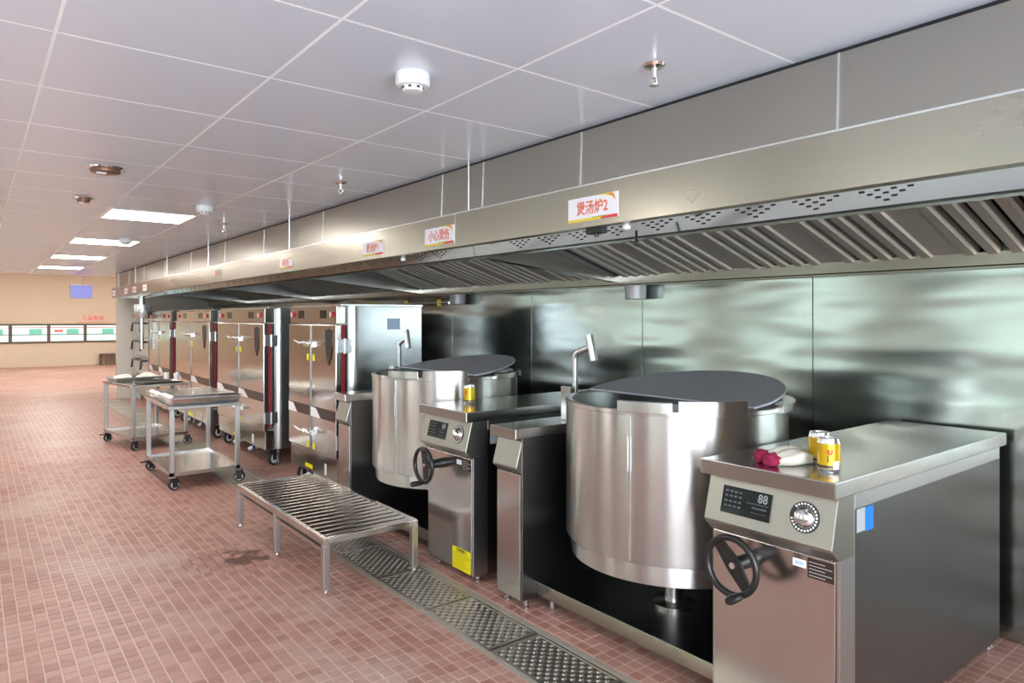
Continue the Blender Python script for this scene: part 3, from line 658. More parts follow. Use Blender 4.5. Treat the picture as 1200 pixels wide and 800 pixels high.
# ================================================================== SOUP KETTLES
def kettle(xk, yk, label, tr0, tr1):
    R = 0.555; t = thing('soup_kettle', label, 'kettle', (xk, yk, 0.126))
    def Z(z): return z-0.126
    prof = [(R-0.04, Z(0.50)), (R-0.004, Z(0.50)), (R, Z(0.506)), (R, Z(1.165)), (R+0.004, Z(1.168)), (R+0.004, Z(1.186)), (R-0.002, Z(1.19))]
    MB().lathe(prof, 96).build('shell', 'steel_kettle', t, smooth=35)
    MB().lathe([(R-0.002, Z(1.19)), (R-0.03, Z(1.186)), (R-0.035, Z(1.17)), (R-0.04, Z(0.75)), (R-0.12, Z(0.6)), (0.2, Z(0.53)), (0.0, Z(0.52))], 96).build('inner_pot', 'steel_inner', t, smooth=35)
    MB().lathe([(0.0, Z(0.40)), (R-0.05, Z(0.40)), (R-0.028, Z(0.406)), (R-0.025, Z(0.43)), (R-0.025, Z(0.50)), (0.0, Z(0.50))], 96).build('lower_ring', 'steel_kettle', t, smooth=35)
    MB().lathe([(0.11, Z(0.126)), (0.11, Z(0.14)), (0.05, Z(0.15)), (0.05, Z(0.40))], 32).build('drain_column', 'steel_top', t, smooth=35)
    MB().box(-R-0.0025, -R+0.002, -0.004, 0.004, Z(0.51), Z(1.16)).build('seam_strip', 'steel_pan', t).rotation_euler = (0, 0, math.radians(18.5))
    lbl = MB().arcband(R+0.0005, R+0.002, Z(0.91), Z(1.07), math.radians(197.5), math.radians(199.3), 2); lbl.build('level_strip', 'white_print', t)
    D = math.radians
    sp = MB().arcband(R-0.006, R+0.02, Z(1.178), Z(1.23), D(193), D(218.4), 10)
    sp.build('pouring_lip', 'steel_top', t, bevel=0.003)
    MB().arcband(R-0.004, R+0.014, Z(1.19), Z(1.225), D(218.6), D(220.8), 2).build('lip_joint', 'emblem_black', t)
    MB().arcband(R-0.003, R+0.006, Z(1.16), Z(1.236), D(221), D(254), 24).build('splash_guard', 'steel_kettle', t, bevel=0.002)
    MB().arcband(R-0.03, R+0.03, Z(1.165), Z(1.205), D(276), D(350), 24).build('rear_flange', 'steel_top', t, bevel=0.003)
    # half lid, hinged on its chord and propped a little open
    Rl = 0.545; th = math.radians(9); lid = MB(); nn = 40
    def LP(u, v, d): return (u*math.cos(th)-d*math.sin(th), v, Z(1.205)+u*math.sin(th)+d*math.cos(th))
    ring = [(Rl*math.cos(D(-90+180*k/nn)), Rl*math.sin(D(-90+180*k/nn))) for k in range(nn+1)]
    ring = [(-0.09, -0.53)]+ring+[(-0.09, 0.53)]
    vs = [LP(u, v, 0) for (u, v) in ring]+[LP(u, v, 0.012) for (u, v) in ring]; m_ = len(ring)
    lid.add(vs, [tuple(range(m_-1, -1, -1)), tuple(range(m_, 2*m_))]+[(i, (i+1)%m_, (i+1)%m_+m_, i+m_) for i in range(m_)])
    lo = lid.build('lid', 'steel_lid', t, bevel=0.003)
    hb = MB()
    for y in (-0.3, 0.3):
        hb.add([LP(-0.085, y-0.05, 0.012), LP(-0.085, y+0.05, 0.012), LP(-0.03, y+0.05, 0.012), LP(-0.03, y-0.05, 0.012), LP(-0.085, y-0.05, 0.018), LP(-0.085, y+0.05, 0.018), LP(-0.03, y+0.05, 0.018), LP(-0.03, y-0.05, 0.018)],
               [(3,2,1,0),(4,5,6,7),(0,1,5,4),(1,2,6,5),(2,3,7,6),(3,0,4,7)])
    # trunnion blocks carried by the cabinets either side
    MB().box(-0.06, 0.06, R-0.01, tr1, Z(0.86), Z(0.98)).build('trunnion', 'steel_top', t, bevel=0.006)
    MB().box(-0.06, 0.06, -tr0, -R+0.01, Z(0.86), Z(0.98)).build('trunnion', 'steel_top', t, bevel=0.006)
    return t
kettle(2.85, 2.30, 'large near soup kettle with a dark half-open lid', 0.577, 0.618)
kettle(2.87, 4.527, 'far soup kettle with propped lid behind the cabinet with yellow notice', 0.573, 0.565)

def tap(x, y, label):
    t = thing('kettle_tap', label, 'tap', (x, y, 1.0))
    MB().lathe([(0, 0), (0.045, 0), (0.045, 0.012), (0.03, 0.016), (0.03, 0.05), (0.022, 0.06), (0, 0.06)], 24).build('base', 'steel_top', t, smooth=35)
    arc = [(0, 0, 0.04), (0, 0, 0.36)]+[(0.0, -0.045*(1-math.cos(a)), 0.36+0.045*math.sin(a)) for a in (0.4, 0.8, 1.1)]+[(0.0, -0.13, 0.435)]
    MB().tube(arc, 0.017, 16).build('pipe', 'steel_pan', t, smooth=50)
    MB().cyl((0.0, -0.118, 0.505), (0.0, -0.158, 0.355), 0.024, 24).build('spray_head', 'steel_pan', t, smooth=40)
    MB().box(-0.07, -0.03, -0.03, 0.05, 0.0, 0.2).build('bracket', 'steel_top', t, bevel=0.004)
    return t
tap(2.81, 3.0, 'bent steel water tap standing beside the near kettle')
tap(2.82, 5.17, 'bent steel water tap standing beside the far kettle')

# ================================================================== CANS AND GLOVES
def can(x, y, z, label, rot, tagged):
    t = thing('drink_can', label, 'can', (x, y, z), rot)
    r = 0.040; h = 0.122
    MB().lathe([(r, 0.014), (r, h-0.018)], 40).build('body', 'can_gold', t, smooth=40)
    MB().lathe([(0, 0.004), (r-0.01, 0.004), (r-0.007, 0.0), (r-0.004, 0.003), (r, 0.014)], 40).build('base', 'can_silver', t, smooth=40)
    MB().lathe([(r, h-0.018), (r-0.004, h-0.006), (r-0.004, h), (r-0.007, h), (r-0.009, h-0.005), (0, h-0.005)], 40).build('lid', 'can_silver', t, smooth=40)
    MB().box(-0.008, 0.014, -0.006, 0.006, h-0.005, h-0.002).build('pull_tab', 'can_silver', t, bevel=0.001)
    D = math.radians
    MB().arcband(r, r+0.0006, 0.016, 0.026, 0, 2*PI, 40).build('dark_band', 'can_dark', t)
    for s_ in (1, -1):   # red charging-animal mark, kept to two plain strokes
        MB().arcband(r, r+0.0007, 0.070, 0.084, D(200+s_*9-6), D(200+s_*9+6), 4).build('red_mark', 'can_red', t)
    MB().arcband(r, r+0.0007, 0.064, 0.072, D(192), D(208), 5).build('red_mark', 'can_red', t)
    MB().arcband(r, r+0.0007, 0.038, 0.062, D(186), D(192), 3).build('dark_lettering', 'can_dark', t)
    if tagged: MB().arcband(r+0.0006, r+0.0012, 0.012, 0.042, D(214), D(248), 8).build('white_code_label', 'white_print', t)
    return t
can(2.475, 1.283, 1.04, 'gold drink can in front, with a small white label near its base', 0.25, True)
can(2.575, 1.372, 1.04, 'gold drink can partly hidden behind the front one beside the gloves', 0.2, False)
can(2.57, 3.76, 1.04, 'gold drink can alone on the cabinet with the yellow notice', 0.0, False)
# cotton gloves with maroon cuffs
gl = thing('cotton_gloves', 'pair of white cotton work gloves with maroon knitted cuffs', 'gloves', (2.505, 1.468, 1.0402))
def glove_skin(name, mat, org, ang, L, prof, ridges, ph, nu=18, nv=20):
    """soft lump lying on the counter: prof(u) -> (half width, height)"""
    mb = MB(); top = []; d = Vector((math.cos(ang), math.sin(ang), 0)); w_ = Vector((-math.sin(ang), math.cos(ang), 0))
    vs = []
    for i in range(nu+1):
        u = i/nu; hw, hh = prof(u)
        for k in range(nv):
            a = 2*PI*k/nv; c_, s_ = math.cos(a), math.sin(a)
            fold = 1+0.16*math.sin(ridges*a+ph+3*u)*(1 if s_ > -0.2 else 0.2)
            z = hh*(0.5+0.5*s_*fold) if s_ > 0 else hh*(0.5+0.5*s_)
            p = Vector(org)+d*(L*u)+w_*(hw*c_*fold+0.006*math.sin(7*u+ph)); vs.append((p.x, p.y, max(z, 0)))
    fs = [(i*nv+k, i*nv+(k+1)%nv, (i+1)*nv+(k+1)%nv, (i+1)*nv+k) for i in range(nu) for k in range(nv)]
    fs += [tuple(range(nv-1, -1, -1)), tuple(nu*nv+k for k in range(nv))]
    mb.add(vs, fs); return mb.build(name, mat, gl, smooth=80)
body_p = lambda u: (0.030+0.016*math.sin(PI*min(1, u*1.1))-0.020*max(0, u-0.75)*4*0.6, 0.040+0.020*math.sin(PI*u*0.9)-0.02*max(0, u-0.7))
cuff_p = lambda u: (0.026+0.006*math.sin(PI*u)+0.002*math.sin(u*30), 0.040+0.010*math.sin(PI*u)+0.003*math.sin(u*26))
A_ = math.radians(-34)
for (ox, oy, ph, aa, Lg) in ((-0.075, 0.040, 0.3, A_, 0.165), (-0.105, -0.020, 2.1, A_+0.16, 0.150)):
    glove_skin('palm', 'glove_cotton', (ox, oy, 0), aa, Lg, body_p, 4, ph)
    glove_skin('cuff', 'glove_cuff', (ox-0.040*math.cos(aa), oy-0.040*math.sin(aa), 0), aa, 0.048, cuff_p, 6, ph)
# ================================================================== STEAM CABINETS
def steamer(y0, w, label, emblem=True):
    t = thing('steam_cabinet', label, 'steamer', (2.53, y0, 0))
    d = 0.78; r = 0.07; z0, z1 = 0.18, 1.71
    rn = 0.13
    poly = [(0.28, 0), (0.28, w)]
    poly += [(r-r*math.sin(a), w-r+r*math.cos(a)) for a in [k*PI/16 for k in range(9)]]
    poly += [(rn-rn*math.cos(a), rn-rn*math.sin(a)) for a in [k*PI/24 for k in range(13)]]
    MB().prism(poly, 'z', z0, z1).build('corner_column', 'steel_steamer_side', t, smooth=30)
    MB().box(0.28, d, 0.015, w-0.015, z0, z1).build('body', 'steel_steamer_side', t, bevel=0.004)
    MB().box(-0.03, d, -0.004, w+0.004, z1-0.002, z1+0.018).build('top_sheet', 'steel_top', t, bevel=0.003)
    # control fascia
    cp = MB().box(-0.06, 0.02, 0.02, w-0.005, 1.555, 1.705).build('control_panel', 'steel_steamer', t, bevel=0.004)
    k = w/1.8*0.5+0.5
    for (yc, ko) in ((w*0.27, w*0.09), (w*0.73, w*0.91)):
        MB().box(-0.063, -0.058, yc-0.10*k, yc+0.10*k, 1.60, 1.675).build('display', 'screen_glass', cp, bevel=0.001)
        MB().tube([(-0.06, ko, 1.635), (-0.068, ko, 1.635), (-0.078, ko, 1.635)], [0.026, 0.025, 0.022], 20).build('knob', 'knob_red', cp, smooth=40)
        MB().box(-0.086, -0.076, ko+0.0, ko+0.014, 1.613, 1.657).build('knob_pointer', 'white_plastic', cp)
    mid = w*0.5
    for (a, b, side) in ((0.012, mid-0.006, -1), (mid+0.006, w-0.008, 1)):
        dr = MB().box(-0.075, -0.022, a, b, 0.385, 1.545).build('door', 'steel_steamer', t, bevel=0.006)
        hy = mid+side*0.05
        bd = MB().box(-0.078, -0.074, a+0.003, b-0.003, 0.70, 0.795).build('brown_band', 'band_brown', dr)
        # white curved label on the band
        bw = b-a; pts = []
        for q in range(9):
            u = q/8; pts.append((b-0.004-bw*0.42*u, 0.70+0.088*(1-u*u*0.2) if u < 0.55 else 0.70+0.088*(1-u*u*0.2)*(1-(u-0.55)/0.45)))
        poly2 = [(b-0.004, 0.702)]+pts
        MB().add([(-0.0795, p[0], p[1]) for p in poly2], [tuple(range(len(poly2)))]).build('white_label', 'white_print', dr)
        for zc in (1.36, 0.55):
            MB().box(-0.10, -0.074, hy-0.03, hy+0.03, zc-0.025, zc+0.025).build('latch_plate', 'steel_pan', dr, bevel=0.004)
            MB().tube([(-0.10, hy, zc), (-0.135, hy, zc)], 0.014, 12).build('latch_pin', 'chrome', dr)
            MB().tube([(-0.135, hy-side*0.02, zc+0.02), (-0.135, hy+side*0.06, zc+0.005), (-0.15, hy+side*0.16, zc+0.035 if side > 0 else zc+0.02)], [0.014, 0.012, 0.008], 10).build('lever', 'steel_pan', dr, smooth=50)
            MB().box(-0.0775, -0.0745, hy-0.022+side*0.02, hy+0.022+side*0.02, zc-0.15, zc-0.09).build('yellow_label', 'sticker_yellow', dr)
    MB().box(-0.084, -0.06, mid-0.009, mid+0.009, 0.40, 1.53).build('door_seam_strip', 'steel_side', t, bevel=0.003)
    # red gasket and hinges on the near edge
    MB().box(-0.022, 0.012, 0.013, 0.035, 0.42, 1.545).build('door_gasket', 'gasket_red', t)
    MB().box(-0.022, 0.03, w-0.03, w-0.006, 0.42, 1.545).build('door_gasket', 'gasket_red', t)
    for zc in (1.36, 0.52):
        MB().box(-0.066, 0.075, 0.002, 0.016, zc-0.06, zc+0.06).build('hinge', 'steel_pan', t, bevel=0.003)
        MB().cyl((0.004, 0.0, zc-0.065), (0.004, 0.0, zc+0.065), 0.012, 12).build('hinge_pin', 'steel_trolley', t)
    if emblem:
        yc = w*0.13; sh = [(0, 0.13), (0.045, 0.11), (0.075, 0.118), (0.072, -0.02), (0.05, -0.12), (0, -0.19), (-0.05, -0.12), (-0.072, -0.02), (-0.075, 0.118), (-0.045, 0.11)]
        MB().prism([(yc-0.0+p[0], 1.38+p[1]) for p in sh], 'x', -0.082, -0.074).build('shield_emblem', 'emblem_black', t)
    # bottom panel, casters, legs, drain valves
    MB().box(-0.055, 0.02, 0.015, w-0.01, 0.175, 0.375).build('bottom_panel', 'steel_steamer', t, bevel=0.005)
    quad_on(MB(), lambda x, y: (-0.057, x, y), w*0.5, w*0.66, 0.20, 0.24).build('yellow_label', 'sticker_yellow', t)
    quad_on(MB(), lambda x, y: (-0.057, x, y), w*0.22, w*0.26, 0.20, 0.30).build('white_label', 'white_print', t)
    quad_on(MB(), lambda x, y: (x, 0.0135, y), 0.42, 0.55, 1.50, 1.60).build('blue_label', 'label_blue_pale', t)
    for (x, y) in ((0.03, 0.06), (0.03, w-0.06), (d-0.08, 0.06), (d-0.08, w-0.06)):
        caster(t, x, y, 0.18, 'white_plastic', 0.5)
    for y in (0.18, w-0.2): MB().tube([(0.14, y, 0.0), (0.14, y, 0.03), (0.14, y, 0.18)], [0.014, 0.014, 0.024], 12).build('leg', 'steel_trolley', t)
    for y in (w*0.3, w*0.62):
        v = MB().tube([(0.1, y, 0.13), (-0.04, y, 0.13), (-0.07, y, 0.11)], 0.02, 12).build('drain_valve', 'white_plastic', t, smooth=50)
        MB().box(-0.035, -0.01, y-0.05, y+0.02, 0.10, 0.165).build('valve_lever', 'valve_blue', v, bevel=0.006)
    return t
def caster(parent, x, y, h, wheelmat='rubber', dirn=0.0, lever=False):
    """swivel caster whose plate touches z=h"""
    r = h*0.40
    MB().box(x-0.03, x+0.03, y-0.03, y+0.03, h-0.008, h).build('caster_plate', 'steel_trolley', parent)
    c, s_ = math.cos(dirn), math.sin(dirn); ox, oy = x+0.02*c, y+0.02*s_
    fk = MB()
    for sg in (-1, 1):
        fk.obox((ox-s_*sg*0.024, oy+c*sg*0.024, h-0.03-r*0.5), (c, s_, 0), (-s_, c, 0), (0, 0, 1), 0.028, 0.003, r*0.5+0.022)
    fk.obox((ox, oy, h-0.02), (c, s_, 0), (-s_, c, 0), (0, 0, 1), 0.03, 0.026, 0.012)
    if lever: fk.obox((ox-c*0.06, oy-s_*0.06, h-0.03), (c, s_, 0), (-s_, c, 0), (0, 0, 1), 0.04, 0.018, 0.006)
    fk.build('caster_fork', 'rubber', parent, bevel=0.003)
    ax = Vector((-s_, c, 0)); cc = Vector((ox, oy, r))
    wh = MB().tube([cc-ax*0.018, cc-ax*0.013, cc+ax*0.013, cc+ax*0.018], [r-0.006, r, r, r-0.006], 24).build('caster_wheel', 'rubber', parent, smooth=40)
    MB().cyl(cc-ax*0.021, cc+ax*0.021, r*0.72, 20).build('caster_hub', 'white_plastic', parent, smooth=40)
steamer(5.62, 1.14, 'nearest steam cabinet with shield emblem, beside the far kettle')
steamer(7.50, 1.80, 'second nearest steam cabinet with shield emblem and blue side label')
steamer(9.69, 1.93, 'third steam cabinet from the kettles, behind the near trolley')
steamer(12.05, 1.60, 'farthest steam cabinet with two door leaves', False)

# far three-tier seafood steamer with black handles
t = thing('tier_steamer', 'three-tier steam oven with black handles near the white partition', 'steamer', (2.55, 14.0, 0))
MB().box(0, 0.7, 0, 1.5, 0.12, 1.6).build('body', 'steel_steamer', t, bevel=0.01)
for k, z in enumerate((0.55, 0.9, 1.25)):
    dr = MB().box(-0.04, 0.0, 0.06, 1.44, z, z+0.31).build('drawer_door', 'steel_pan', t, bevel=0.006)
    for y in (0.3, 1.2):
        MB().tube([(-0.04, y, z+0.26), (-0.11, y, z+0.26), (-0.13, y, z+0.1)], 0.02, 10).build('black_handle', 'black_plastic', dr)
    MB().tube([(-0.11, 0.3, z+0.26), (-0.11, 1.2, z+0.26)], 0.014, 10).build('handle_bar', 'black_plastic', dr)
MB().box(-0.10, 0.7, -0.02, 1.52, 0.40, 0.44).build('drip_shelf', 'steel_pan', t, bevel=0.004)
for (x, y) in ((0.06, 0.06), (0.06, 1.44), (0.64, 0.06), (0.64, 1.44)): MB().cyl((x, y, 0), (x, y, 0.125), 0.025, 12).build('leg', 'steel_trolley', t)
t = thing('exhaust_pipe', 'short bright steel exhaust pipe under the far end of the hood', 'pipe', (2.36, 13.8, 1.05))
MB().lathe([(0.0, 0.56), (0.15, 0.56), (0.155, 0.57), (0.15, 0.80), (0, 0.80)], 32).build('cowl', 'steel_pan', t, smooth=40)
MB().cyl((0.0, 0.0, 0.0), (0.0, 0.0, 0.56), 0.03, 16).build('pipe', 'steel_pan', t, smooth=40)
MB().cyl((0, 0, 0.8), (0, 0, 0.95), 0.05, 16).build('neck', 'steel_pan', t, smooth=40)
MB().tube([(0, 0, 0.03), (0.0, 0.12, 0.03)], 0.02, 12).build('elbow', 'steel_pan', t)

# ================================================================== BENCH
bn = thing('slatted_bench', 'low steel slatted bench standing over the floor drain', 'bench', (1.585, 3.805, 0))
bw, bl, bh = 0.625, 1.67, 0.33
for (x0, x1) in ((0, 0.03), (bw-0.03, bw)): MB().box(x0, x1, 0, bl, bh-0.04, bh).build('side_rail', 'steel_bench', bn, bevel=0.004)
for (y0, y1) in ((0, 0.03), (bl-0.03, bl)): MB().box(0.03, bw-0.03, y0, y1, bh-0.04, bh).build('end_rail', 'steel_bench', bn, bevel=0.004)
ns = 20; pit = (bl-0.06)/ns
slm = MB(); prof = []
for k in range(9):
    a = PI*k/8; prof.append((0.033*math.cos(a), -0.016+0.016*math.sin(a)))
slm.prism([(p[0], p[1]) for p in prof], 'x', 0.03, bw-0.03); sme = slm.mesh('slat', 'steel_bench', 50)
for k in range(ns): link('slat', sme, bn, (0, 0.03+pit*(k+0.5), bh-0.002))
for y in (0.0, bl/2-0.02, bl-0.04):
    for x in (0.0, bw-0.04):
        MB().box(x, x+0.04, y, y+0.04, 0.03, bh-0.04).build('leg', 'steel_trolley', bn, bevel=0.003)
        MB().tube([(x+0.02, y+0.02, 0), (x+0.02, y+0.02, 0.012), (x+0.02, y+0.02, 0.035)], [0.008, 0.016, 0.014], 12).build('foot', 'steel_pan', bn)
for x in (0.005, bw-0.03): MB().box(x, x+0.025, 0.04, bl-0.04, bh-0.09, bh-0.065).build('stretcher', 'steel_bench', bn)

# ================================================================== TROLLEYS
def trolley(loc, rz, w, l, label, h=0.78):
    t = thing('steel_trolley', label, 'trolley', loc, rz)
    ch = 0.125
    for (x, y) in ((0, 0), (w-0.04, 0), (0, l-0.04), (w-0.04, l-0.04)):
        MB().box(x, x+0.04, y, y+0.04, ch, h-0.02).build('leg', 'steel_trolley', t, bevel=0.003)
        caster(t, x+0.02, y+0.02, ch, 'rubber', random.uniform(-0.6, 0.6), lever=(x == 0 and y > 0))
    MB().box(-0.015, w+0.015, -0.015, l+0.015, h-0.03, h).build('top_shelf', 'steel_top', t, bevel=0.004)
    MB().box(0.004, w-0.004, 0.004, l-0.004, ch+0.008, ch+0.022).build('lower_shelf', 'steel_top', t, bevel=0.003)
    for (a, b, c_, d) in ((0, w, 0, 0.012), (0, w, l-0.012, l), (0, 0.012, 0, l), (w-0.012, w, 0, l)):
        MB().box(a, b, c_, d, ch+0.005, ch+0.038).build('shelf_lip', 'steel_bench', t)
    return t
trolley((1.43, 7.0, 0), 0, 0.63, 1.12, 'near two-shelf steel trolley carrying two covered pans')
trolley((1.50, 9.38, 0), math.radians(10), 0.66, 0.98, 'far two-shelf steel trolley carrying a tray of white cloths', 0.79)
def pan(loc, rz, w, l, h, label, mat='steel_pan', covered=True):
    t = thing('steam_pan', label, 'pan', loc, rz)
    b = 0.03
    mb = MB()
    o0 = [(b, b), (w-b, b), (w-b, l-b), (b, l-b)]; o1 = [(0, 0), (w, 0), (w, l), (0, l)]
    i1 = [(0.012, 0.012), (w-0.012, 0.012), (w-0.012, l-0.012), (0.012, l-0.012)]; i0 = [(b+0.006, b+0.006), (w-b-0.006, b+0.006), (w-b-0.006, l-b-0.006), (b+0.006, l-b-0.006)]
    vs = [(x, y, 0) for x, y in o0]+[(x, y, h) for x, y in o1]+[(x, y, h) for x, y in i1]+[(x, y, 0.004) for x, y in i0]
    fs = [(3,2,1,0), (12,13,14,15)]
    for r_ in range(3):
        for k in range(4): fs.append((r_*4+k, r_*4+(k+1)%4, (r_+1)*4+(k+1)%4, (r_+1)*4+k))
    mb.add(vs, fs); mb.build('pan_body', mat, t, bevel=0.004)
    MB().box(-0.012, w+0.012, -0.012, l+0.012, h-0.006, h+0.002).build('rim', mat, t, bevel=0.002) if covered else None
    if covered:
        MB().add([(0.0, 0.0, h), (w, 0, h), (w, l, h), (0, l, h), (0.04, 0.04, h+0.018), (w-0.04, 0.04, h+0.018), (w-0.04, l-0.04, h+0.018), (0.04, l-0.04, h+0.018)],
                 [(3,2,1,0),(4,5,6,7),(0,1,5,4),(1,2,6,5),(2,3,7,6),(3,0,4,7)]).build('cover', mat, t, bevel=0.003)
        MB().tube([(w*0.4, l/2, h+0.016), (w*0.4, l/2, h+0.045), (w*0.6, l/2, h+0.045), (w*0.6, l/2, h+0.016)], 0.006, 8).build('cover_handle', mat, t)
    return t
pan((1.43, 6.99, 0.78), 0, 0.64, 0.48, 0.075, 'shiny covered steel pan on the near end of the near trolley')
pan((1.43, 7.55, 0.78), 0, 0.64, 0.50, 0.06, 'shiny covered steel pan on the far end of the near trolley')
pan((1.40, 9.98, 0.79), math.radians(10), 0.60, 0.36, 0.05, 'shallow open steel tray holding white cloths on the far trolley', 'steel_trolley', False)
pan((1.62, 9.44, 0.79), math.radians(10), 0.50, 0.36, 0.02, 'flat steel tray without cloths on the far trolley', 'steel_trolley', False)
def cloth(loc, sx, sy, h, label, seed):
    rnd = random.Random(seed); n = 22; mb = MB(); vs = []
    ph = [(rnd.uniform(4, 11), rnd.uniform(4, 11), rnd.uniform(0, 6)) for _ in range(4)]
    for i in range(n+1):
        for j in range(n+1):
            u, v = i/n*2-1, j/n*2-1; e = max(0, 1-(abs(u)**3+abs(v)**3))
            z = h*(e**0.4)*(0.55+0.13*sum(math.sin(a*u+b*v+c) for a, b, c in ph))
            vs.append((u*sx*(1+0.06*math.sin(5*v+seed)), v*sy*(1+0.06*math.sin(4*u+seed)), max(0.0, z)+0.003))
    fs = [(i*(n+1)+j, (i+1)*(n+1)+j, (i+1)*(n+1)+j+1, i*(n+1)+j+1) for i in range(n) for j in range(n)]
    mb.add(vs, fs); o = mb.build('kitchen_cloth', 'cloth_white', None, smooth=80)
    sd = o.modifiers.new('thick', 'SOLIDIFY'); sd.thickness = 0.003
    o.location = loc; tag(o, label, 'cloth', 'cloths on the far trolley'); return o
cloth((1.52, 10.17, 0.80), 0.12, 0.13, 0.085, 'crumpled white cloth at the left end of the tray on the far trolley', 3)
cloth((1.81, 10.21, 0.80), 0.13, 0.13, 0.10, 'crumpled white cloth at the right end of the tray on the far trolley', 5)
for k, (x, y, lab) in enumerate(((2.02, 10.12, 'small white cup nearest the cloth tray on the far trolley'), (2.10, 9.9, 'small white cup near the right corner of the far trolley'))):
    t = thing('paper_cup', lab, 'cup', (x, y, 0.791))
    MB().lathe([(0, 0), (0.028, 0), (0.036, 0.085), (0.033, 0.085), (0.026, 0.004), (0, 0.004)], 20).build('cup', 'white_plastic', t, smooth=40)
    MB().torus((0, 0, 0.085), (0, 0, 1), 0.035, 0.003, 20, 6).build('rolled_rim', 'white_plastic', t)

# ================================================================== DRAIN GRATES
gpl = MB().box(0, 0.31, 0, 0.575, 0, 0.005).mesh('grate_plate', 'steel_grate')
gfr = MB()
for (a, b, c_, d) in ((0, 0.31, 0, 0.016), (0, 0.31, 0.559, 0.575), (0, 0.014, 0.016, 0.559), (0.296, 0.31, 0.016, 0.559)): gfr.box(a, b, c_, d, 0.005, 0.009)
gfm = gfr.mesh('grate_frame', 'steel_grate')
gb = MB(); gh = MB()
for i in range(10):
    for j in range(20):
        x = 0.032+i*0.0273; y = 0.034+j*0.0267
        if (i+j) % 2 == 0:
            gb.add([(x-0.010, y-0.007, 0.005), (x+0.010, y-0.007, 0.005), (x+0.010, y+0.007, 0.005), (x-0.010, y+0.007, 0.005), (x-0.005, y-0.003, 0.011), (x+0.005, y-0.003, 0.011), (x+0.005, y+0.003, 0.011), (x-0.005, y+0.003, 0.011)],
                   [(4,5,6,7),(0,1,5,4),(1,2,6,5),(2,3,7,6),(3,0,4,7)])
        else: gh.box(x-0.008, x+0.008, y-0.005, y+0.005, 0.005, 0.0055)
gbm = gb.mesh('raised_studs', 'steel_grate'); ghm = gh.mesh('slots', 'drain_dark')
y = 3.882-0.589*4; gk = 0
while y < 15.4:
    t = thing('drain_grate', 'studded steel drain grate, %s from the foreground in the floor channel' % ORD[gk], 'drain grate', (1.956, y, -0.0125), group='grates over the floor drain')
    link('grate_plate', gpl, t); link('grate_frame', gfm, t)
    if 2 < y < 9.5:
        tag(link('raised_studs', gbm, t), kind='stuff'); tag(link('slots', ghm, t), kind='stuff')
    y += 0.589; gk += 1

# ================================================================== CEILING FITTINGS
for (i, n) in sorted(LIGHTS):
    x, y = CX0+i*CPX, CY0+n*CPY
    if i == 0: lab = {-5: 'square ceiling light just behind the camera above the aisle', 7: 'nearest bright square ceiling light over the aisle', 11: 'second bright square ceiling light along the aisle', 15: 'third bright square ceiling light along the aisle', 19: 'farthest bright square ceiling light along the aisle'}[n]
    else: lab = 'square ceiling light, %s in the row %s' % (ORD[sorted(q for (p_, q) in LIGHTS if p_ == i).index(n)], 'added by the windows' if i == -6 else 'between the aisle and the windows')
    t = thing('ceiling_light', lab, 'light', (x, y, ZC-0.004), group='square ceiling lights over the aisle' if i == 0 else 'square ceiling lights by the windows')
    MB().box(0.02, CPX-0.02, 0.02, CPY-0.02, 0.0, 0.004).build('diffuser', 'led_panel', t)
    fr = MB()
    for (a, b, c_, d) in ((0.004, CPX-0.004, 0.004, 0.02), (0.004, CPX-0.004, CPY-0.02, CPY-0.004), (0.004, 0.02, 0.02, CPY-0.02), (CPX-0.02, CPX-0.004, 0.02, CPY-0.02)): fr.box(a, b, c_, d, -0.002, 0.008)
    fr.build('frame', 'frame_white', t)
def smoke(x, y, label):
    t = thing('smoke_detector', label, 'smoke detector', (x, y, ZC-0.062))
    MB().lathe([(0, 0.062), (0.062, 0.062), (0.064, 0.058), (0.064, 0.024), (0.058, 0.016), (0.042, 0.014)], 40).build('base', 'white_plastic', t, smooth=35)
    MB().lathe([(0.04, 0.016), (0.04, 0.004), (0.034, -0.002), (0.012, -0.004), (0, -0.004)], 32).build('sensor_head', 'white_plastic', t, smooth=35)
    for k in range(8):
        a = 2*PI*k/8; MB().obox((0.040*math.cos(a), 0.040*math.sin(a), 0.008), (math.cos(a), math.sin(a), 0), (-math.sin(a), math.cos(a), 0), (0, 0, 1), 0.0015, 0.006, 0.0035).build('slot', 'emblem_black', t)
smoke(1.275, 2.235, 'round white smoke detector nearest the camera on the ceiling')
smoke(1.46, 5.9, 'round white smoke detector beside the nearest ceiling light')
smoke(1.35, 8.85, 'round white smoke detector beside the second ceiling light')
def sprinkler(x, y, label):
    t = thing('sprinkler', label, 'sprinkler', (x, y, ZC-0.075))
    MB().lathe([(0, 0.062), (0.012, 0.06), (0.036, 0.066), (0.042, 0.075)], 32).build('escutcheon', 'chrome', t, smooth=40)
    MB().cyl((0, 0, 0.028), (0, 0, 0.066), 0.011, 14).build('body', 'chrome', t, smooth=40)
    MB().tube([(-0.012, 0, 0.03), (-0.014, 0, 0.014), (0, 0, 0.004)], 0.003, 8).build('frame_arm', 'chrome', t)
    MB().tube([(0.012, 0, 0.03), (0.014, 0, 0.014), (0, 0, 0.004)], 0.003, 8).build('frame_arm', 'chrome', t)
    MB().cyl((0, 0, 0.0), (0, 0, 0.003), 0.019, 20).build('deflector', 'chrome', t)
sprinkler(1.90, 1.62, 'chrome sprinkler head nearest the camera on the ceiling')
sprinkler(1.91, 4.30, 'chrome sprinkler head on the ceiling above the middle of the hood')
sprinkler(1.87, 6.86, 'chrome sprinkler head on the ceiling right of the nearest light')
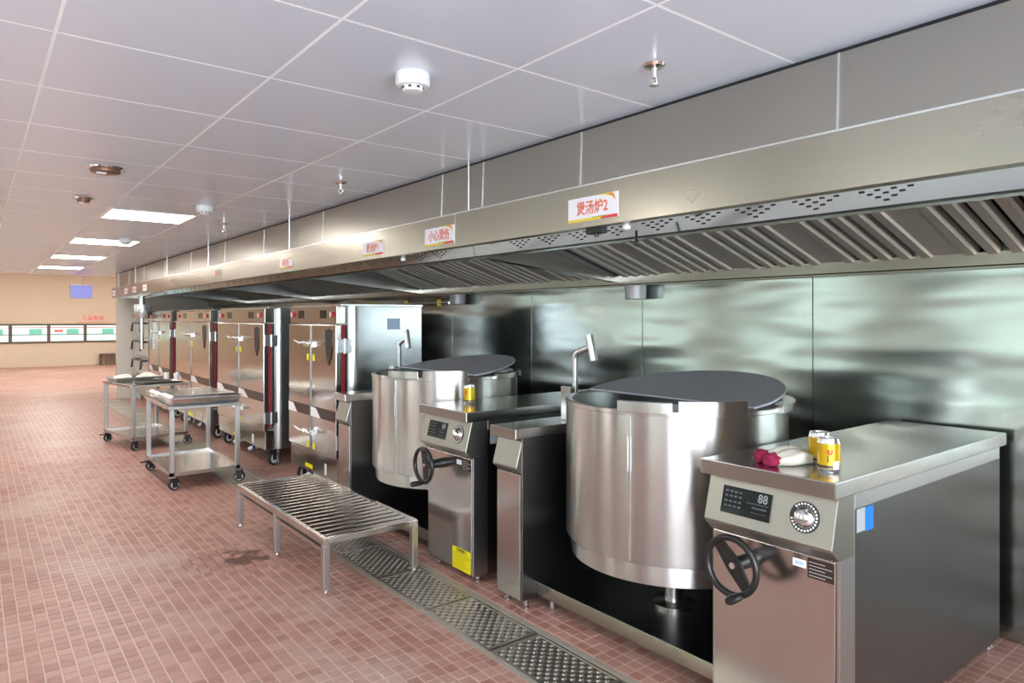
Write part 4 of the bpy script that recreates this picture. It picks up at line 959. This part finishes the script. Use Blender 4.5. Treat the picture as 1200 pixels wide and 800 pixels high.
for (x, y, r, lab) in ((0.62, 4.76, 0.085, 'larger round brown recessed ceiling vent at the left'), (0.645, 6.05, 0.05, 'smaller round brown recessed ceiling vent farther along')):
    t = thing('ceiling_vent', lab, 'vent', (x, y, ZC-0.012))
    MB().lathe([(r+0.018, 0.012), (r+0.014, 0.004), (r, 0.0), (r-0.006, 0.004), (r-0.006, 0.012)], 40).build('ring', 'chrome', t, smooth=40)
    MB().lathe([(r-0.004, 0.011), (r-0.006, -0.016), (r-0.016, -0.022), (0, -0.024)], 40).build('inner_disc', 'vent_brown', t, smooth=40)
    MB().box(-r*0.6, r*0.0, -r*0.5, -r*0.1, -0.03, -0.02).build('cover_flap', 'white_plastic', t, bevel=0.002)

# ================================================================== FAR END
t = thing('metal_rack', 'low brown slatted rack against the far beige wall', 'rack', (3.43, YF-0.35, 0))
for (x, y) in ((0, 0), (0.9, 0), (0, 0.28), (0.9, 0.28)): MB().box(x, x+0.05, y, y+0.05, 0, 0.36).build('leg', 'sink_brown', t)
MB().box(0, 0.95, 0, 0.33, 0.33, 0.38).build('top', 'sink_brown', t, bevel=0.004)
for k in range(6): MB().box(0.13+k*0.125, 0.18+k*0.125, 0.01, 0.03, 0.04, 0.33).build('slat', 'sink_brown', t)
t = thing('wall_slogan', 'small red lettering on the far wall above the window band', 'lettering', (3.25, YF-0.004, 1.56))
link('lettering', text_mesh('食品安全', 0.17, 'poster_red', lambda x, y: (x, -0.002, y+0.05)), t)
quad_on(MB(), lambda x, y: (x, -0.002, y), -0.45, 0.45, -0.1, -0.08).build('underline', 'poster_red', t)
t = thing('blue_screen', 'small bluish glowing panel hung high at the far left', 'screen', (1.95, 18.4, 2.05))
MB().box(-0.25, 0.2, 0, 0.05, 0.0, 0.32).build('housing', 'frame_white', t, bevel=0.01)
MB().box(-0.23, 0.18, -0.006, 0.0, 0.02, 0.30).build('screen', 'blue_lamp', t)
MB().cyl((0, 0.025, 0.32), (0, 0.025, 1.45), 0.012, 8).build('hanger', 'steel_trolley', t)

# ================================================================== WINDOW SIDE AND FAR ROOM (unseen tables and lamps added for their light)
for k in range(4):  # unseen white tables added to bounce light onto the ceiling
    t = thing('bounce_table', 'added white-topped table for bouncing light, %s from the near end of the window side' % ORD[k], 'table', (-3.5, -2.2+k*3.6, 0), group='added bounce tables on the window side')
    MB().box(0, 2.3, 0, 3.3, 0.76, 0.80).build('frame', 'steel_top', t, bevel=0.004)
    MB().box(0.02, 2.28, 0.02, 3.28, 0.80, 0.82).build('bounce_top', 'bounce_white', t, bevel=0.004)
    for (x, y) in ((0.03, 0.03), (2.22, 0.03), (0.03, 3.22), (2.22, 3.22)): MB().box(x, x+0.05, y, y+0.05, 0, 0.76).build('leg', 'steel_trolley', t)
    MB().box(0.04, 2.26, 0.04, 3.26, 0.2, 0.22).build('lower_shelf', 'steel_top', t)
for k, (x, y) in enumerate(((-2.0, 19.5), (1.2, 19.5), (4.2, 19.5), (-2.0, 24.0), (1.2, 24.0), (4.2, 24.0))):  # unseen lamps added to brighten the far wall
    t = thing('ceiling_light', 'added fill light on the far raised ceiling, %s of six' % ORD[k], 'light', (x, y, 3.49), group='added fill lights in the far room')
    MB().box(0, 0.9, 0, 0.9, 0, 0.01).build('diffuser', 'fill_panel_far', t); MB().box(-0.02, 0.92, -0.02, 0.92, 0.004, 0.0099).build('frame', 'frame_white', t)
